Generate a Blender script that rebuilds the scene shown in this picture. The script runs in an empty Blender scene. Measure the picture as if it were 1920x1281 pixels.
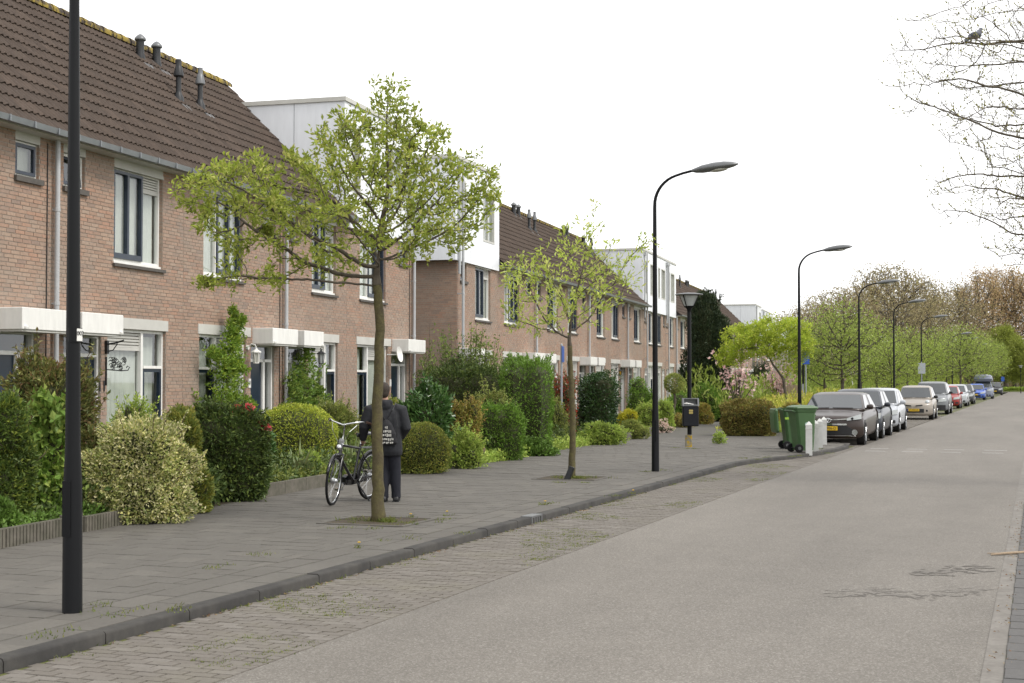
import bpy, math, random
import numpy as np
from mathutils import Vector, Matrix
R = math.radians
random.seed(7); RNG = np.random.default_rng(11)
scene = bpy.context.scene

# ---------------------------------------------------------------- camera
FPX, CXP, CYP, HZ, EYE = 2667.0, 960.0, 640.5, 715.0, 1.75     # photo pixels, eye height in metres
PITCH = math.atan((HZ - CYP) / FPX)
YAW = math.atan((1948 - CXP) / FPX * math.cos(PITCH))             # the road runs along +Y
cam_d = bpy.data.cameras.new('camera'); cam = bpy.data.objects.new('camera', cam_d)
scene.collection.objects.link(cam)
cam_d.sensor_width = 36; cam_d.lens = FPX / 1920 * 36
cam_d.clip_start = 0.1; cam_d.clip_end = 3000
cam.location = (0, 0, EYE); cam.rotation_euler = (R(90) + PITCH, 0, YAW)
cam_d.dof.use_dof = True; cam_d.dof.focus_distance = 27; cam_d.dof.aperture_fstop = 9
scene.camera = cam

# ---------------------------------------------------------------- sky and sun (white overcast)
SUN_EL, SUN_AZ = R(52), R(95)                                     # azimuth from +Y, clockwise
world = bpy.data.worlds.new('World'); scene.world = world; world.use_nodes = True
nt = world.node_tree; nt.nodes.clear()
sky = nt.nodes.new('ShaderNodeTexSky'); sky.sky_type = 'NISHITA'; sky.sun_disc = False
sky.sun_elevation = SUN_EL; sky.sun_rotation = SUN_AZ; sky.dust_density = 4; sky.air_density = 1
hs = nt.nodes.new('ShaderNodeHueSaturation'); hs.inputs['Saturation'].default_value = 0.25
cl = nt.nodes.new('ShaderNodeMix'); cl.data_type = 'RGBA'; cl.inputs[0].default_value = 0.82
cl.inputs[7].default_value = (10.1, 10.1, 10.15, 1)                # cloud deck, even white
bg = nt.nodes.new('ShaderNodeBackground'); bg.inputs[1].default_value = 0.1
ow = nt.nodes.new('ShaderNodeOutputWorld')
nt.links.new(sky.outputs[0], hs.inputs['Color']); nt.links.new(hs.outputs[0], cl.inputs[6])
nt.links.new(cl.outputs[2], bg.inputs[0]); nt.links.new(bg.outputs[0], ow.inputs[0])
sun_d = bpy.data.lights.new('sun', 'SUN'); sun = bpy.data.objects.new('sun', sun_d)
scene.collection.objects.link(sun)
sun_d.energy = 1.4; sun_d.angle = R(15); sun_d.color = (1, 0.96, 0.9)
sd = Vector((math.sin(SUN_AZ) * math.cos(SUN_EL), math.cos(SUN_AZ) * math.cos(SUN_EL), math.sin(SUN_EL)))
sun.rotation_euler = sd.to_track_quat('Z', 'Y').to_euler()
vs = scene.view_settings
vs.view_transform = 'Standard'; vs.look = 'None'; vs.exposure = 0.8; vs.gamma = 1; vs.use_curve_mapping = False
try:
    scene.cycles.max_bounces = 6; scene.cycles.transparent_max_bounces = 12; scene.cycles.use_denoising = True
    scene.cycles.diffuse_bounces = 3
except Exception: pass

# ---------------------------------------------------------------- placing helpers
_f = np.array([-math.sin(YAW) * math.cos(PITCH), math.cos(YAW) * math.cos(PITCH), math.sin(PITCH)])
_r = np.array([math.cos(YAW), math.sin(YAW), 0.0]); _u = np.cross(_r, _f); _C = np.array([0, 0, EYE])
def ray(x, y): return _f + _r * (x - CXP) / FPX + _u * (CYP - y) / FPX
def gp(x, y, z=0.0):                       # point of the ground seen at photo pixel x, y
    d = ray(x, y); return _C + d * ((z - EYE) / d[2])
def ppm(p): return FPX / float((np.array([p[0], p[1], p[2] if len(p) > 2 else 0]) - _C) @ _f)
RH = Vector((_r[0], _r[1], 0)); FH = Vector((-math.sin(YAW), math.cos(YAW), 0))
HA = R(4.52)                                # the terraces turn away from the road by this angle
ET = np.array([-math.sin(HA), math.cos(HA), 0]); EN = np.array([math.cos(HA), math.sin(HA), 0]); HD = 12.8
def facade(t, n=0.0, z=0.0): p = ET * t + EN * (-HD + n); return Vector((p[0], p[1], z))

# ---------------------------------------------------------------- object helpers
COL = scene.collection
def link(o, parent=None):
    COL.objects.link(o)
    if parent is not None: o.parent = parent
    return o
def tag(o, label=None, cat=None, group=None, kind=None):
    if label: o['label'] = label
    if cat: o['category'] = cat
    if group: o['group'] = group
    if kind: o['kind'] = kind
    return o
def empty(name, loc=(0, 0, 0), rz=0.0, parent=None):
    o = bpy.data.objects.new(name, None); o.location = loc; o.rotation_euler = (0, 0, rz)
    o.empty_display_size = 0.1
    return link(o, parent)
def copy_tree(o, parent=None):
    c = o.copy(); COL.objects.link(c)
    if parent is not None: c.parent = parent
    for ch in list(o.children): copy_tree(ch, c)
    return c
class MB:
    def __init__(s): s.v = []; s.f = []; s.m = []
    def add(s, vs_, fs, m=0):
        b = len(s.v); s.v += [tuple(map(float, p)) for p in vs_]
        for q in fs: s.f.append(tuple(b + i for i in q)); s.m.append(m)
        return s
    def quad(s, a, b, c, d, m=0): return s.add([a, b, c, d], [(0, 1, 2, 3)], m)
    def box(s, x0, x1, y0, y1, z0, z1, m=0, T=None):
        p = [(x0, y0, z0), (x1, y0, z0), (x1, y1, z0), (x0, y1, z0), (x0, y0, z1), (x1, y0, z1), (x1, y1, z1), (x0, y1, z1)]
        if T is not None: p = [T @ Vector(q) for q in p]
        return s.add(p, [(0, 3, 2, 1), (4, 5, 6, 7), (0, 1, 5, 4), (1, 2, 6, 5), (2, 3, 7, 6), (3, 0, 4, 7)], m)
    def bbox(s, x0, x1, y0, y1, z0, z1, b=0.01, m=0, T=None):   # box with chamfered vertical and top edges
        def ring(i, z): return [(x0 + i + b, y0 + i, z), (x1 - i - b, y0 + i, z), (x1 - i, y0 + i + b, z), (x1 - i, y1 - i - b, z), (x1 - i - b, y1 - i, z), (x0 + i + b, y1 - i, z), (x0 + i, y1 - i - b, z), (x0 + i, y0 + i + b, z)]
        p = ring(b, z0) + ring(0, z0 + b) + ring(0, z1 - b) + ring(b, z1)
        if T is not None: p = [T @ Vector(q) for q in p]
        fs = [tuple(range(7, -1, -1)), tuple(range(24, 32))]
        for k in range(3):
            for i in range(8): fs.append((k * 8 + i, k * 8 + (i + 1) % 8, k * 8 + 8 + (i + 1) % 8, k * 8 + 8 + i))
        return s.add(p, fs, m)
    def tube(s, pts, rad, n=8, m=0, cap=True, closed=False):
        pts = [Vector(p) for p in pts]; L = len(pts)
        if not hasattr(rad, '__len__'): rad = [rad] * L
        b = len(s.v); up = None
        for i, p in enumerate(pts):
            if closed: d = (pts[(i + 1) % L] - pts[i - 1])
            else: d = (pts[min(i + 1, L - 1)] - pts[max(i - 1, 0)])
            d = d.normalized() if d.length > 1e-9 else Vector((0, 0, 1))
            if up is None: up = Vector((0, 0, 1)) if abs(d.z) < .9 else Vector((1, 0, 0))
            a = (up - d * up.dot(d))
            a = a.normalized() if a.length > 1e-6 else d.orthogonal().normalized()
            c = d.cross(a); up = a
            for k in range(n):
                t = 2 * math.pi * k / n; q = p + (a * math.cos(t) + c * math.sin(t)) * rad[i]; s.v.append((q.x, q.y, q.z))
        for i in range(L if closed else L - 1):
            i2 = (i + 1) % L
            for k in range(n):
                s.f.append((b + i * n + k, b + i * n + (k + 1) % n, b + i2 * n + (k + 1) % n, b + i2 * n + k)); s.m.append(m)
        if cap and not closed:
            s.f.append(tuple(b + k for k in range(n - 1, -1, -1))); s.m.append(m)
            s.f.append(tuple(b + (L - 1) * n + k for k in range(n))); s.m.append(m)
        return s
    def lathe(s, prof, n=16, T=None, m=0):                       # prof: (radius, z)
        b = len(s.v)
        for (r_, z) in prof:
            for k in range(n):
                q = Vector((r_ * math.cos(2 * math.pi * k / n), r_ * math.sin(2 * math.pi * k / n), z))
                if T is not None: q = T @ q
                s.v.append(tuple(q))
        for i in range(len(prof) - 1):
            for k in range(n):
                s.f.append((b + i * n + k, b + i * n + (k + 1) % n, b + (i + 1) * n + (k + 1) % n, b + (i + 1) * n + k)); s.m.append(m)
        if prof[0][0] > 1e-4: s.f.append(tuple(b + k for k in range(n - 1, -1, -1))); s.m.append(m)
        if prof[-1][0] > 1e-4: s.f.append(tuple(b + (len(prof) - 1) * n + k for k in range(n))); s.m.append(m)
        return s
    def loft(s, rings, m=0, capa=True, capb=True, close=True):
        n = len(rings[0]); b = len(s.v)
        for r_ in rings: s.v += [tuple(p) for p in r_]
        for i in range(len(rings) - 1):
            for k in range(n if close else n - 1):
                s.f.append((b + i * n + k, b + i * n + (k + 1) % n, b + (i + 1) * n + (k + 1) % n, b + (i + 1) * n + k)); s.m.append(m)
        if capa: s.f.append(tuple(b + k for k in range(n - 1, -1, -1))); s.m.append(m)
        if capb: s.f.append(tuple(b + (len(rings) - 1) * n + k for k in range(n))); s.m.append(m)
        return s
    def prism(s, poly, h0, h1, T=None, m=0):                      # poly in xy, extruded along z
        a = [Vector((x, y, h0)) for x, y in poly]; c = [Vector((x, y, h1)) for x, y in poly]
        if T is not None: a = [T @ p for p in a]; c = [T @ p for p in c]
        return s.loft([a, c], m)
    def mesh(s, name, mats, smooth=False):
        me = bpy.data.meshes.new(name); me.from_pydata(s.v, [], s.f)
        for mm in (mats if isinstance(mats, (list, tuple)) else [mats]): me.materials.append(mm)
        if isinstance(mats, (list, tuple)) and len(mats) > 1: me.polygons.foreach_set('material_index', s.m)
        if smooth:
            me.polygons.foreach_set('use_smooth', [True] * len(me.polygons))
            if smooth != 'all': me.set_sharp_from_angle(angle=R(38))
        me.update(); return me
    def build(s, name, mats, parent=None, loc=None, rz=None, smooth=False):
        o = bpy.data.objects.new(name, s.mesh(name, mats, smooth))
        if loc is not None: o.location = loc
        if rz is not None: o.rotation_euler = (0, 0, rz)
        return link(o, parent)
def np_mesh(name, v, quads, mat_):
    me = bpy.data.meshes.new(name); nv = len(v); k = quads.shape[1]; nf = len(quads)
    me.vertices.add(nv); me.vertices.foreach_set('co', np.ascontiguousarray(v, dtype=np.float32).ravel())
    me.loops.add(nf * k); me.polygons.add(nf)
    me.polygons.foreach_set('loop_start', np.arange(0, nf * k, k, dtype=np.int32))
    me.loops.foreach_set('vertex_index', quads.astype(np.int32).ravel())
    for mm in (mat_ if isinstance(mat_, (list, tuple)) else [mat_]): me.materials.append(mm)
    me.polygons.foreach_set('use_smooth', np.zeros(nf, dtype=bool))
    me.update(calc_edges=True); return me
def text_on(name, body, size, mat_, parent, T, extrude=0.002):
    c = bpy.data.curves.new(name, 'FONT'); c.body = body; c.size = size; c.extrude = extrude
    c.align_x = 'CENTER'; c.align_y = 'CENTER'; t = bpy.data.objects.new(name, c)
    me = bpy.data.meshes.new_from_object(t); me.materials.clear(); me.materials.append(mat_); bpy.data.objects.remove(t)
    o = bpy.data.objects.new(name, me); o.matrix_local = T; return link(o, parent)

# ---------------------------------------------------------------- materials
def _nodes(name):
    m = bpy.data.materials.new(name); m.use_nodes = True; n = m.node_tree; n.nodes.clear()
    out = n.nodes.new('ShaderNodeOutputMaterial'); p = n.nodes.new('ShaderNodeBsdfPrincipled')
    n.links.new(p.outputs[0], out.inputs[0]); return m, n, p, out
def _mix(n, a, b, fac, mode='MIX'):
    x = n.nodes.new('ShaderNodeMix'); x.data_type = 'RGBA'; x.blend_type = mode
    for s, v in ((0, fac), (6, a), (7, b)):
        if hasattr(v, 'is_output'): n.links.new(v, x.inputs[s])
        elif s == 0: x.inputs[0].default_value = v
        else: x.inputs[s].default_value = tuple(v) + (1,) if len(v) == 3 else v
    return x.outputs[2]
def _noise(n, scale, detail=4, rough=.55, stretch=None, obj=False):
    if obj: tc = n.nodes.new('ShaderNodeTexCoord').outputs['Object']
    else: tc = n.nodes.new('ShaderNodeNewGeometry').outputs['Position']
    if stretch:
        mp = n.nodes.new('ShaderNodeMapping'); mp.inputs['Scale'].default_value = stretch; n.links.new(tc, mp.inputs[0]); tc = mp.outputs[0]
    x = n.nodes.new('ShaderNodeTexNoise'); x.inputs['Scale'].default_value = scale; x.inputs['Detail'].default_value = detail
    x.inputs['Roughness'].default_value = rough; n.links.new(tc, x.inputs['Vector']); return x.outputs[0]
def _ramp(n, fac, stops):
    x = n.nodes.new('ShaderNodeValToRGB'); el = x.color_ramp.elements
    while len(el) < len(stops): el.new(0.5)
    for e, (p, c) in zip(el, stops): e.position = p; e.color = tuple(c) + (1,) if hasattr(c, '__len__') else (c, c, c, 1)
    n.links.new(fac, x.inputs[0]); return x.outputs[0]
def _island(n):
    g = n.nodes.new('ShaderNodeNewGeometry'); oi = n.nodes.new('ShaderNodeObjectInfo')
    a = n.nodes.new('ShaderNodeMath'); a.operation = 'ADD'; n.links.new(g.outputs['Random Per Island'], a.inputs[0]); n.links.new(oi.outputs['Random'], a.inputs[1])
    b = n.nodes.new('ShaderNodeMath'); b.operation = 'FRACT'; n.links.new(a.outputs[0], b.inputs[0]); return b.outputs[0]
def _bump(n, p, h, strength, dist=.01):
    b = n.nodes.new('ShaderNodeBump'); b.inputs['Strength'].default_value = strength; b.inputs['Distance'].default_value = dist
    n.links.new(h, b.inputs['Height']); n.links.new(b.outputs[0], p.inputs['Normal'])
ALB = .86
def mat(name, c, c2=None, rough=.6, isl=None, nz=None, nzr=(.35, .65), dirt=0, dirt_s=3, bump=None, metal=0, spec=.4, coat=0, stretch=None, patch=None):
    """c, c2 mixed by noise nz; isl = list of colours picked per piece; dirt = brightness wobble; patch = (scale, lo, hi, colour)"""
    m, n, p, out = _nodes(name); col = None; al = lambda q: tuple(x * ALB for x in q)
    c = al(c) if not isl else c; c2 = al(c2) if c2 is not None else None; isl = [al(q) for q in isl] if isl else None
    if patch: patch = patch[:3] + (al(patch[3]),)
    if isl: col = _ramp(n, _island(n), [((i + .5) / len(isl), x) for i, x in enumerate(isl)])
    if c2 is not None: col = _mix(n, c, c2, _ramp(n, _noise(n, nz or 5, stretch=stretch), [(nzr[0], 0), (nzr[1], 1)]))
    if patch:
        col = _mix(n, col if col is not None else c, patch[3], _ramp(n, _noise(n, patch[0], 6, .65), [(patch[1], 0), (patch[2], 1)]))
    if dirt: col = _mix(n, col if col is not None else c, _ramp(n, _noise(n, dirt_s, 5, .6, stretch=stretch), [(.25, 1 - dirt), (.75, 1 + dirt)]), 1.0, 'MULTIPLY')
    if col is not None: n.links.new(col, p.inputs['Base Color'])
    else: p.inputs['Base Color'].default_value = tuple(c) + (1,)
    p.inputs['Roughness'].default_value = rough; p.inputs['Metallic'].default_value = metal
    p.inputs['Specular IOR Level'].default_value = spec; p.inputs['Coat Weight'].default_value = coat; p.inputs['Coat Roughness'].default_value = .04
    if bump: _bump(n, p, _noise(n, bump[0], 5, .6), bump[1], bump[2] if len(bump) > 2 else .01)
    return m
def leaf_mat(name, cols, trans=.3, rough=.5, spec=.3):
    m, n, p, out = _nodes(name)
    col = _ramp(n, _island(n), [((i + .5) / len(cols), x) for i, x in enumerate(cols)])
    col = _mix(n, col, _ramp(n, _noise(n, 2.2, 3), [(.3, .72), (.7, 1.25)]), 1.0, 'MULTIPLY')
    n.links.new(col, p.inputs['Base Color']); p.inputs['Roughness'].default_value = rough; p.inputs['Specular IOR Level'].default_value = spec
    t = n.nodes.new('ShaderNodeBsdfTranslucent'); n.links.new(col, t.inputs[0])
    x = n.nodes.new('ShaderNodeMixShader'); x.inputs[0].default_value = trans
    n.links.new(p.outputs[0], x.inputs[1]); n.links.new(t.outputs[0], x.inputs[2]); n.links.new(x.outputs[0], out.inputs[0]); return m
def glass_mat(name, tint=(.8, .85, .85), refl=.25, rough=.02):
    m, n, p, out = _nodes(name); n.nodes.remove(p)
    g = n.nodes.new('ShaderNodeBsdfGlossy'); g.inputs['Roughness'].default_value = rough; g.inputs[0].default_value = (.95, .97, 1, 1)
    t = n.nodes.new('ShaderNodeBsdfTransparent'); t.inputs[0].default_value = tuple(tint) + (1,)
    lw = n.nodes.new('ShaderNodeLayerWeight'); lw.inputs[0].default_value = refl
    gm = n.nodes.new('ShaderNodeNewGeometry'); sb = n.nodes.new('ShaderNodeMath'); sb.operation = 'SUBTRACT'; sb.inputs[0].default_value = 1
    ml = n.nodes.new('ShaderNodeMath'); ml.operation = 'MULTIPLY'; n.links.new(gm.outputs['Backfacing'], sb.inputs[1]); n.links.new(sb.outputs[0], ml.inputs[0])
    n.links.new(lw.outputs['Fresnel'], ml.inputs[1])      # the outer face reflects; the inner face only lets light through
    x = n.nodes.new('ShaderNodeMixShader'); n.links.new(ml.outputs[0], x.inputs[0])
    n.links.new(t.outputs[0], x.inputs[1]); n.links.new(g.outputs[0], x.inputs[2]); n.links.new(x.outputs[0], out.inputs[0]); return m

M = {}
M['white'] = mat('white_paint', (.82, .81, .775), dirt=.09, dirt_s=5, stretch=(2.5, 2.5, .5), rough=.45)
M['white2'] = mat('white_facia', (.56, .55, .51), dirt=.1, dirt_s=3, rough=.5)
M['panel'] = mat('white_panel', (.84, .86, .90), dirt=.06, dirt_s=4, stretch=(2, 2, .35), rough=.35)
M['joint'] = mat('panel_joint', (.22, .23, .25))
M['bluefr'] = mat('blue_grey_frame', (.030, .042, .065), rough=.35, dirt=.15)
M['bluedoor'] = mat('blue_door', (.008, .02, .04), rough=.3)
M['zinc'] = mat('zinc', (.24, .255, .27), rough=.42, metal=.35, dirt=.15, dirt_s=4)
M['pipe'] = mat('grey_pvc', (.45, .46, .47), rough=.4, dirt=.08)
M['sill'] = mat('sill_stone', (.09, .08, .07), dirt=.25, dirt_s=10)
M['mortar'] = mat('mortar', (.36, .325, .275), dirt=.2, dirt_s=8, bump=(60, .3, .004))
M['brick'] = mat('brick', (1, 1, 1), isl=[(.365, .24, .175), (.40, .27, .20), (.335, .225, .168), (.39, .285, .22), (.41, .28, .205), (.29, .21, .168), (.40, .245, .175)],
                 patch=(.7, .44, .78, (.31, .255, .21)), dirt=.16, dirt_s=22, rough=.85, bump=(90, .25, .004))
M['brickfar'] = M['brick']
M['tile'] = mat('roof_tile', (1, 1, 1), isl=[(.060, .043, .033), (.070, .050, .038), (.064, .047, .037), (.078, .056, .043)], dirt=.22, dirt_s=6, rough=.8, spec=.25,
                patch=(1.6, .6, .85, (.075, .062, .046)), bump=(120, .3, .004))
M['ridge'] = mat('lichen_ridge', (.055, .042, .035), (.27, .20, .04), nz=6, nzr=(.42, .56), rough=.9, dirt=.25, dirt_s=20)
M['underlay'] = mat('roof_underlay', (.03, .026, .024))
M['black'] = mat('black_plastic', (.018, .019, .021), rough=.45, dirt=.2)
M['lampblack'] = mat('black_coated_steel', (.006, .0065, .008), rough=.42, spec=.22)
M['greymetal'] = mat('grey_metal', (.17, .175, .18), rough=.4, metal=.4)
M['galv'] = mat('galvanised_steel', (.38, .40, .43), rough=.45, metal=.5, dirt=.12, dirt_s=12)
M['glass'] = glass_mat('window_glass', (.93, .95, .94), .45)
M['curtain'] = mat('net_curtain', (.60, .60, .55), rough=.9, dirt=.1)
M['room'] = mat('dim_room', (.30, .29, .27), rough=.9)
M['blind'] = mat('light_blind', (.55, .54, .49), rough=.8)
M['concrete'] = mat('concrete', (.27, .26, .235), dirt=.2, dirt_s=8, bump=(80, .3, .003), rough=.85)
M['concrete2'] = mat('mossy_concrete', (.20, .185, .15), (.13, .12, .07), nz=6, dirt=.25, dirt_s=14, rough=.9)
M['soil'] = mat('soil', (.055, .042, .03), (.075, .06, .035), nz=7, dirt=.3, dirt_s=25, bump=(30, .6, .02), rough=.95)
M['wood'] = mat('bare_wood', (.31, .235, .16), dirt=.25, dirt_s=9, stretch=(8, 8, .6), rough=.8)
M['bark'] = mat('mossy_bark', (.075, .06, .032), (.105, .092, .035), nz=9, dirt=.3, dirt_s=30, bump=(45, .7, .01), rough=.9)
M['bark2'] = mat('grey_brown_bark', (.12, .10, .075), (.075, .06, .045), nz=10, dirt=.2, dirt_s=30, rough=.9)
M['twig'] = mat('brown_twig', (.10, .075, .05), rough=.85); M['paletwig'] = mat('pale_twig', (.14, .115, .08), (.10, .082, .058), nz=8, rough=.85)
M['tyre'] = mat('tyre_rubber', (.013, .013, .014), rough=.75, spec=.2)
M['chrome'] = mat('chrome', (.75, .76, .77), rough=.14, metal=1)
M['alloy'] = mat('alloy', (.45, .46, .47), rough=.28, metal=.8)
# ================================================================ the setting
PZ = 0.08                                   # top of the pavement above the road
KERB = [(-5.85, -6), (-5.85, 29.3), (-5.62, 30.6), (-5.24, 32), (-4.85, 34.2), (-4.68, 36.5), (-4.66, 38.7), (-5.1, 39.2), (-6.5, 39.5), (-6.5, 205)]
def kerb_x(y): return float(np.interp(y, [-6, 29.3, 30.6, 32, 34.2, 36.5, 38.7], [-5.85, -5.85, -5.62, -5.24, -4.85, -4.68, -4.66]))
def gpp(x, y): return gp(x, y, PZ)
_ge = [gpp(*p) for p in [(-200, 1070), (0, 1028), (160, 992), (370, 957), (500, 926), (600, 905), (770, 886), (840, 878), (1030, 845), (1180, 820), (1260, 801), (1340, 789)]]
GE_Y = [p[1] for p in _ge]; GE_X = [p[0] for p in _ge]
def garden_x(y): return float(np.interp(y, GE_Y, GE_X))

def sheet(name, pts, z, m, label=None):
    o = MB().add([(x, y, z) for x, y in pts], [tuple(range(len(pts)))]).build(name, m)
    tag(o, label, None, None, 'structure'); return o
M['grass'] = mat('rough_grass', (.085, .12, .028), (.16, .17, .05), nz=.6, dirt=.35, dirt_s=6, rough=.95, bump=(20, .8, .03))
def asphalt_mat():
    m, n, p, out = _nodes('worn_asphalt')
    v = n.nodes.new('ShaderNodeTexVoronoi'); v.inputs['Scale'].default_value = 95
    g = n.nodes.new('ShaderNodeNewGeometry'); n.links.new(g.outputs['Position'], v.inputs['Vector'])
    wn = n.nodes.new('ShaderNodeSeparateColor'); n.links.new(v.outputs['Color'], wn.inputs[0])
    col = _ramp(n, wn.outputs[0], [(0, (.113, .103, .089)), (.45, (.145, .132, .115)), (.8, (.164, .150, .131)), (.95, (.228, .212, .19))])
    fine = _noise(n, 260, 2); col = _mix(n, col, _ramp(n, fine, [(.3, .8), (.7, 1.2)]), 1, 'MULTIPLY')
    big = _noise(n, .55, 4, .6, stretch=(1, .18, 1)); col = _mix(n, col, _ramp(n, big, [(.3, .86), (.7, 1.12)]), 1, 'MULTIPLY')
    # dull polished wheel-tracks and darker patches
    med = _noise(n, 1.7, 5, .65); col = _mix(n, col, _ramp(n, med, [(.3, .93), (.75, 1.05)]), 1, 'MULTIPLY')
    n.links.new(col, p.inputs['Base Color']); p.inputs['Roughness'].default_value = .82; p.inputs['Specular IOR Level'].default_value = .3
    _bump(n, p, wn.outputs[0], .35, .006); return m
M['asphalt'] = asphalt_mat()
M['slab'] = mat('paving_slab', (1, 1, 1), isl=[(.106, .098, .085), (.110, .102, .089), (.108, .099, .086), (.111, .103, .090), (.105, .097, .084), (.115, .107, .093), (.128, .118, .102)],
                patch=(1.1, .5, .8, (.135, .126, .110)), dirt=.14, dirt_s=30, rough=.85, bump=(140, .35, .003))
M['slabR'] = mat('dark_slab', (1, 1, 1), isl=[(.10, .096, .092), (.105, .101, .097), (.095, .091, .088)], dirt=.15, dirt_s=25, rough=.85, bump=(140, .35, .003))
M['paver'] = mat('clay_paver', (1, 1, 1), isl=[(.143, .127, .108), (.152, .135, .116), (.155, .139, .120), (.138, .122, .103), (.147, .131, .112), (.175, .158, .138)],
                 patch=(1.3, .5, .8, (.165, .15, .115)), dirt=.15, dirt_s=30, rough=.85, bump=(140, .3, .003))
M['jointsand'] = mat('joint_sand', (.075, .068, .052), (.105, .115, .028), nz=1.1, nzr=(.42, .54), dirt=.25, dirt_s=20, rough=.95)
M['jointdark'] = mat('joint_dirt', (.096, .09, .079), (.085, .087, .05), nz=1.3, nzr=(.55, .68), dirt=.25, dirt_s=20, rough=.95)
M['kerb'] = mat('kerb_concrete', (.034, .032, .030), (.058, .054, .048), nz=3, dirt=.2, dirt_s=16, rough=.85, bump=(90, .4, .004))
M['paint'] = mat('road_paint', (.42, .41, .39), dirt=.2, dirt_s=15, rough=.7)

sheet('ground', [(-900, -120), (900, -120), (900, 1800), (-900, 1800)], -.30, M['grass'])
sheet('road', [(-4.5, -6), (-.335, -6), (-.335, 234), (60, 232), (60, 243), (-60, 247), (-60, 238), (-4.5, 236)], 0, M['asphalt'])
lane = sheet('parking_lane', [(-6.6, -6), (-4.496, -6), (-4.496, 206), (-6.6, 206)], -.005, M['jointsand'])
pave = sheet('pavement', [(-40, 58), (-40, 41)] + [(x - .3, y) for x, y in zip(GE_X, GE_Y) if y < 41][::-1] + [(-14, -6), (-5.9, -6)] + [(x - .06, y) for x, y in KERB[1:8]] + [(-6.5, 39.56), (-6.6, 46.5), (-8.2, 47), (-8.6, 58)], PZ - .004, M['jointdark'])
garden = sheet('garden_soil', [(x, y) for x, y in zip(GE_X, GE_Y)] + [(-14, 66), (-8.2, 70), (-8.2, 240), (-70, 240), (-70, -6), (GE_X[0], -6)], PZ - .001, M['soil'])
verge = sheet('verge', [(-8.4, 46.8), (-6.62, 46.5), (-6.62, 236), (-70, 236), (-70, 66), (-14, 66), (-8.6, 60)], PZ + .01, M['grass'])
sheet('gutter', [(-.339, -6), (-.215, -6), (-.215, 232), (-.339, 232)], .004, mat('gutter_concrete', (.20, .185, .165), (.155, .142, .125), nz=5, dirt=.2, dirt_s=25, rough=.85))
rpave = sheet('right_pavement', [(-.215, -6), (2.2, -6), (2.2, 232), (-.215, 232)], .006, M['jointdark'])
sheet('right_verge', [(2.2, -6), (400, -6), (400, 232), (2.2, 232)], .02, M['grass'])
sheet('far_meadow', [(-60, 248), (60, 244), (300, 244), (300, 330), (-300, 330), (-60, 260)], .05, M['grass'])

# kerb stones, one metre each
def path_pts(P, step):
    out = []; P = [Vector((x, y, 0)) for x, y in P]; carry = 0
    for a, b in zip(P[:-1], P[1:]):
        L = (b - a).length; d = (b - a) / L; s = carry
        while s < L: out.append(a + d * s); s += step
        carry = s - L
    return out
kerb = empty('kerb'); tag(kerb, kind='structure')
kme = MB(); w, h, b = .12, PZ + .004, .02
prof = [(-w, -.1), (0, -.1), (0, h - b), (-.008, h - .007), (-b, h), (-w, h)]
kme.loft([[Vector((x, y, z)) for x, z in prof] for y in (.004, .994)])
kmesh = kme.mesh('kerb_stone', M['kerb'], smooth=True)
pp = [p for p in path_pts(KERB, 1.0) if p.y > 4 and p.y < 120]
for a, b_ in zip(pp[:-1], pp[1:]):
    o = bpy.data.objects.new('kerb_stone', kmesh); o.location = (a.x, a.y, random.uniform(-.004, .004)); d = b_ - a
    o.rotation_euler = (random.uniform(-.004, .004), 0, math.atan2(d.y, d.x) - math.pi / 2); o.scale = (1, d.length, 1); link(o, kerb)

# loose-laid pieces: nearest 300 single, the rest joined
def piece_mesh(name, lx, ly, m, ch=.004, th=.02):
    v, q = piece_np(np.array([[0, 0, 0]]), lx, ly, ch, th); return np_mesh(name, v, q, m)
_pq = np.array([(4, 5, 6, 7), (0, 1, 5, 4), (1, 2, 6, 5), (2, 3, 7, 6), (3, 0, 4, 7)])
def piece_np(c, lx, ly, ch=.003, th=.02):
    lx = np.broadcast_to(lx, (len(c),)) / 2; ly = np.broadcast_to(ly, (len(c),)) / 2
    sx = np.array([-1, 1, 1, -1]); sy = np.array([-1, -1, 1, 1]); v = np.zeros((len(c), 8, 3))
    for k, (cc, dz) in enumerate(((0, -th), (ch, 0))):
        v[:, 4 * k:4 * k + 4, 0] = c[:, None, 0] + sx * (lx[:, None] - cc); v[:, 4 * k:4 * k + 4, 1] = c[:, None, 1] + sy * (ly[:, None] - cc)
        v[:, 4 * k:4 * k + 4, 2] = c[:, None, 2] + dz
    tilt = RNG.normal(0, .0012, (len(c), 2))
    v[:, :, 2] += tilt[:, :1] * (v[:, :, 0] - c[:, None, 0]) + tilt[:, 1:] * (v[:, :, 1] - c[:, None, 1])
    q = (_pq[None] + (np.arange(len(c)) * 8)[:, None, None]).reshape(-1, 4)
    return v.reshape(-1, 3), q
def in_view(x, y, z=0):
    d = np.array([x, y, z]) - _C; w_ = d @ _f
    if w_ < 1: return False
    return -30 < CXP + FPX * (d @ _r) / w_ < 1950 and CYP - FPX * (d @ _u) / w_ < 1300
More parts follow.
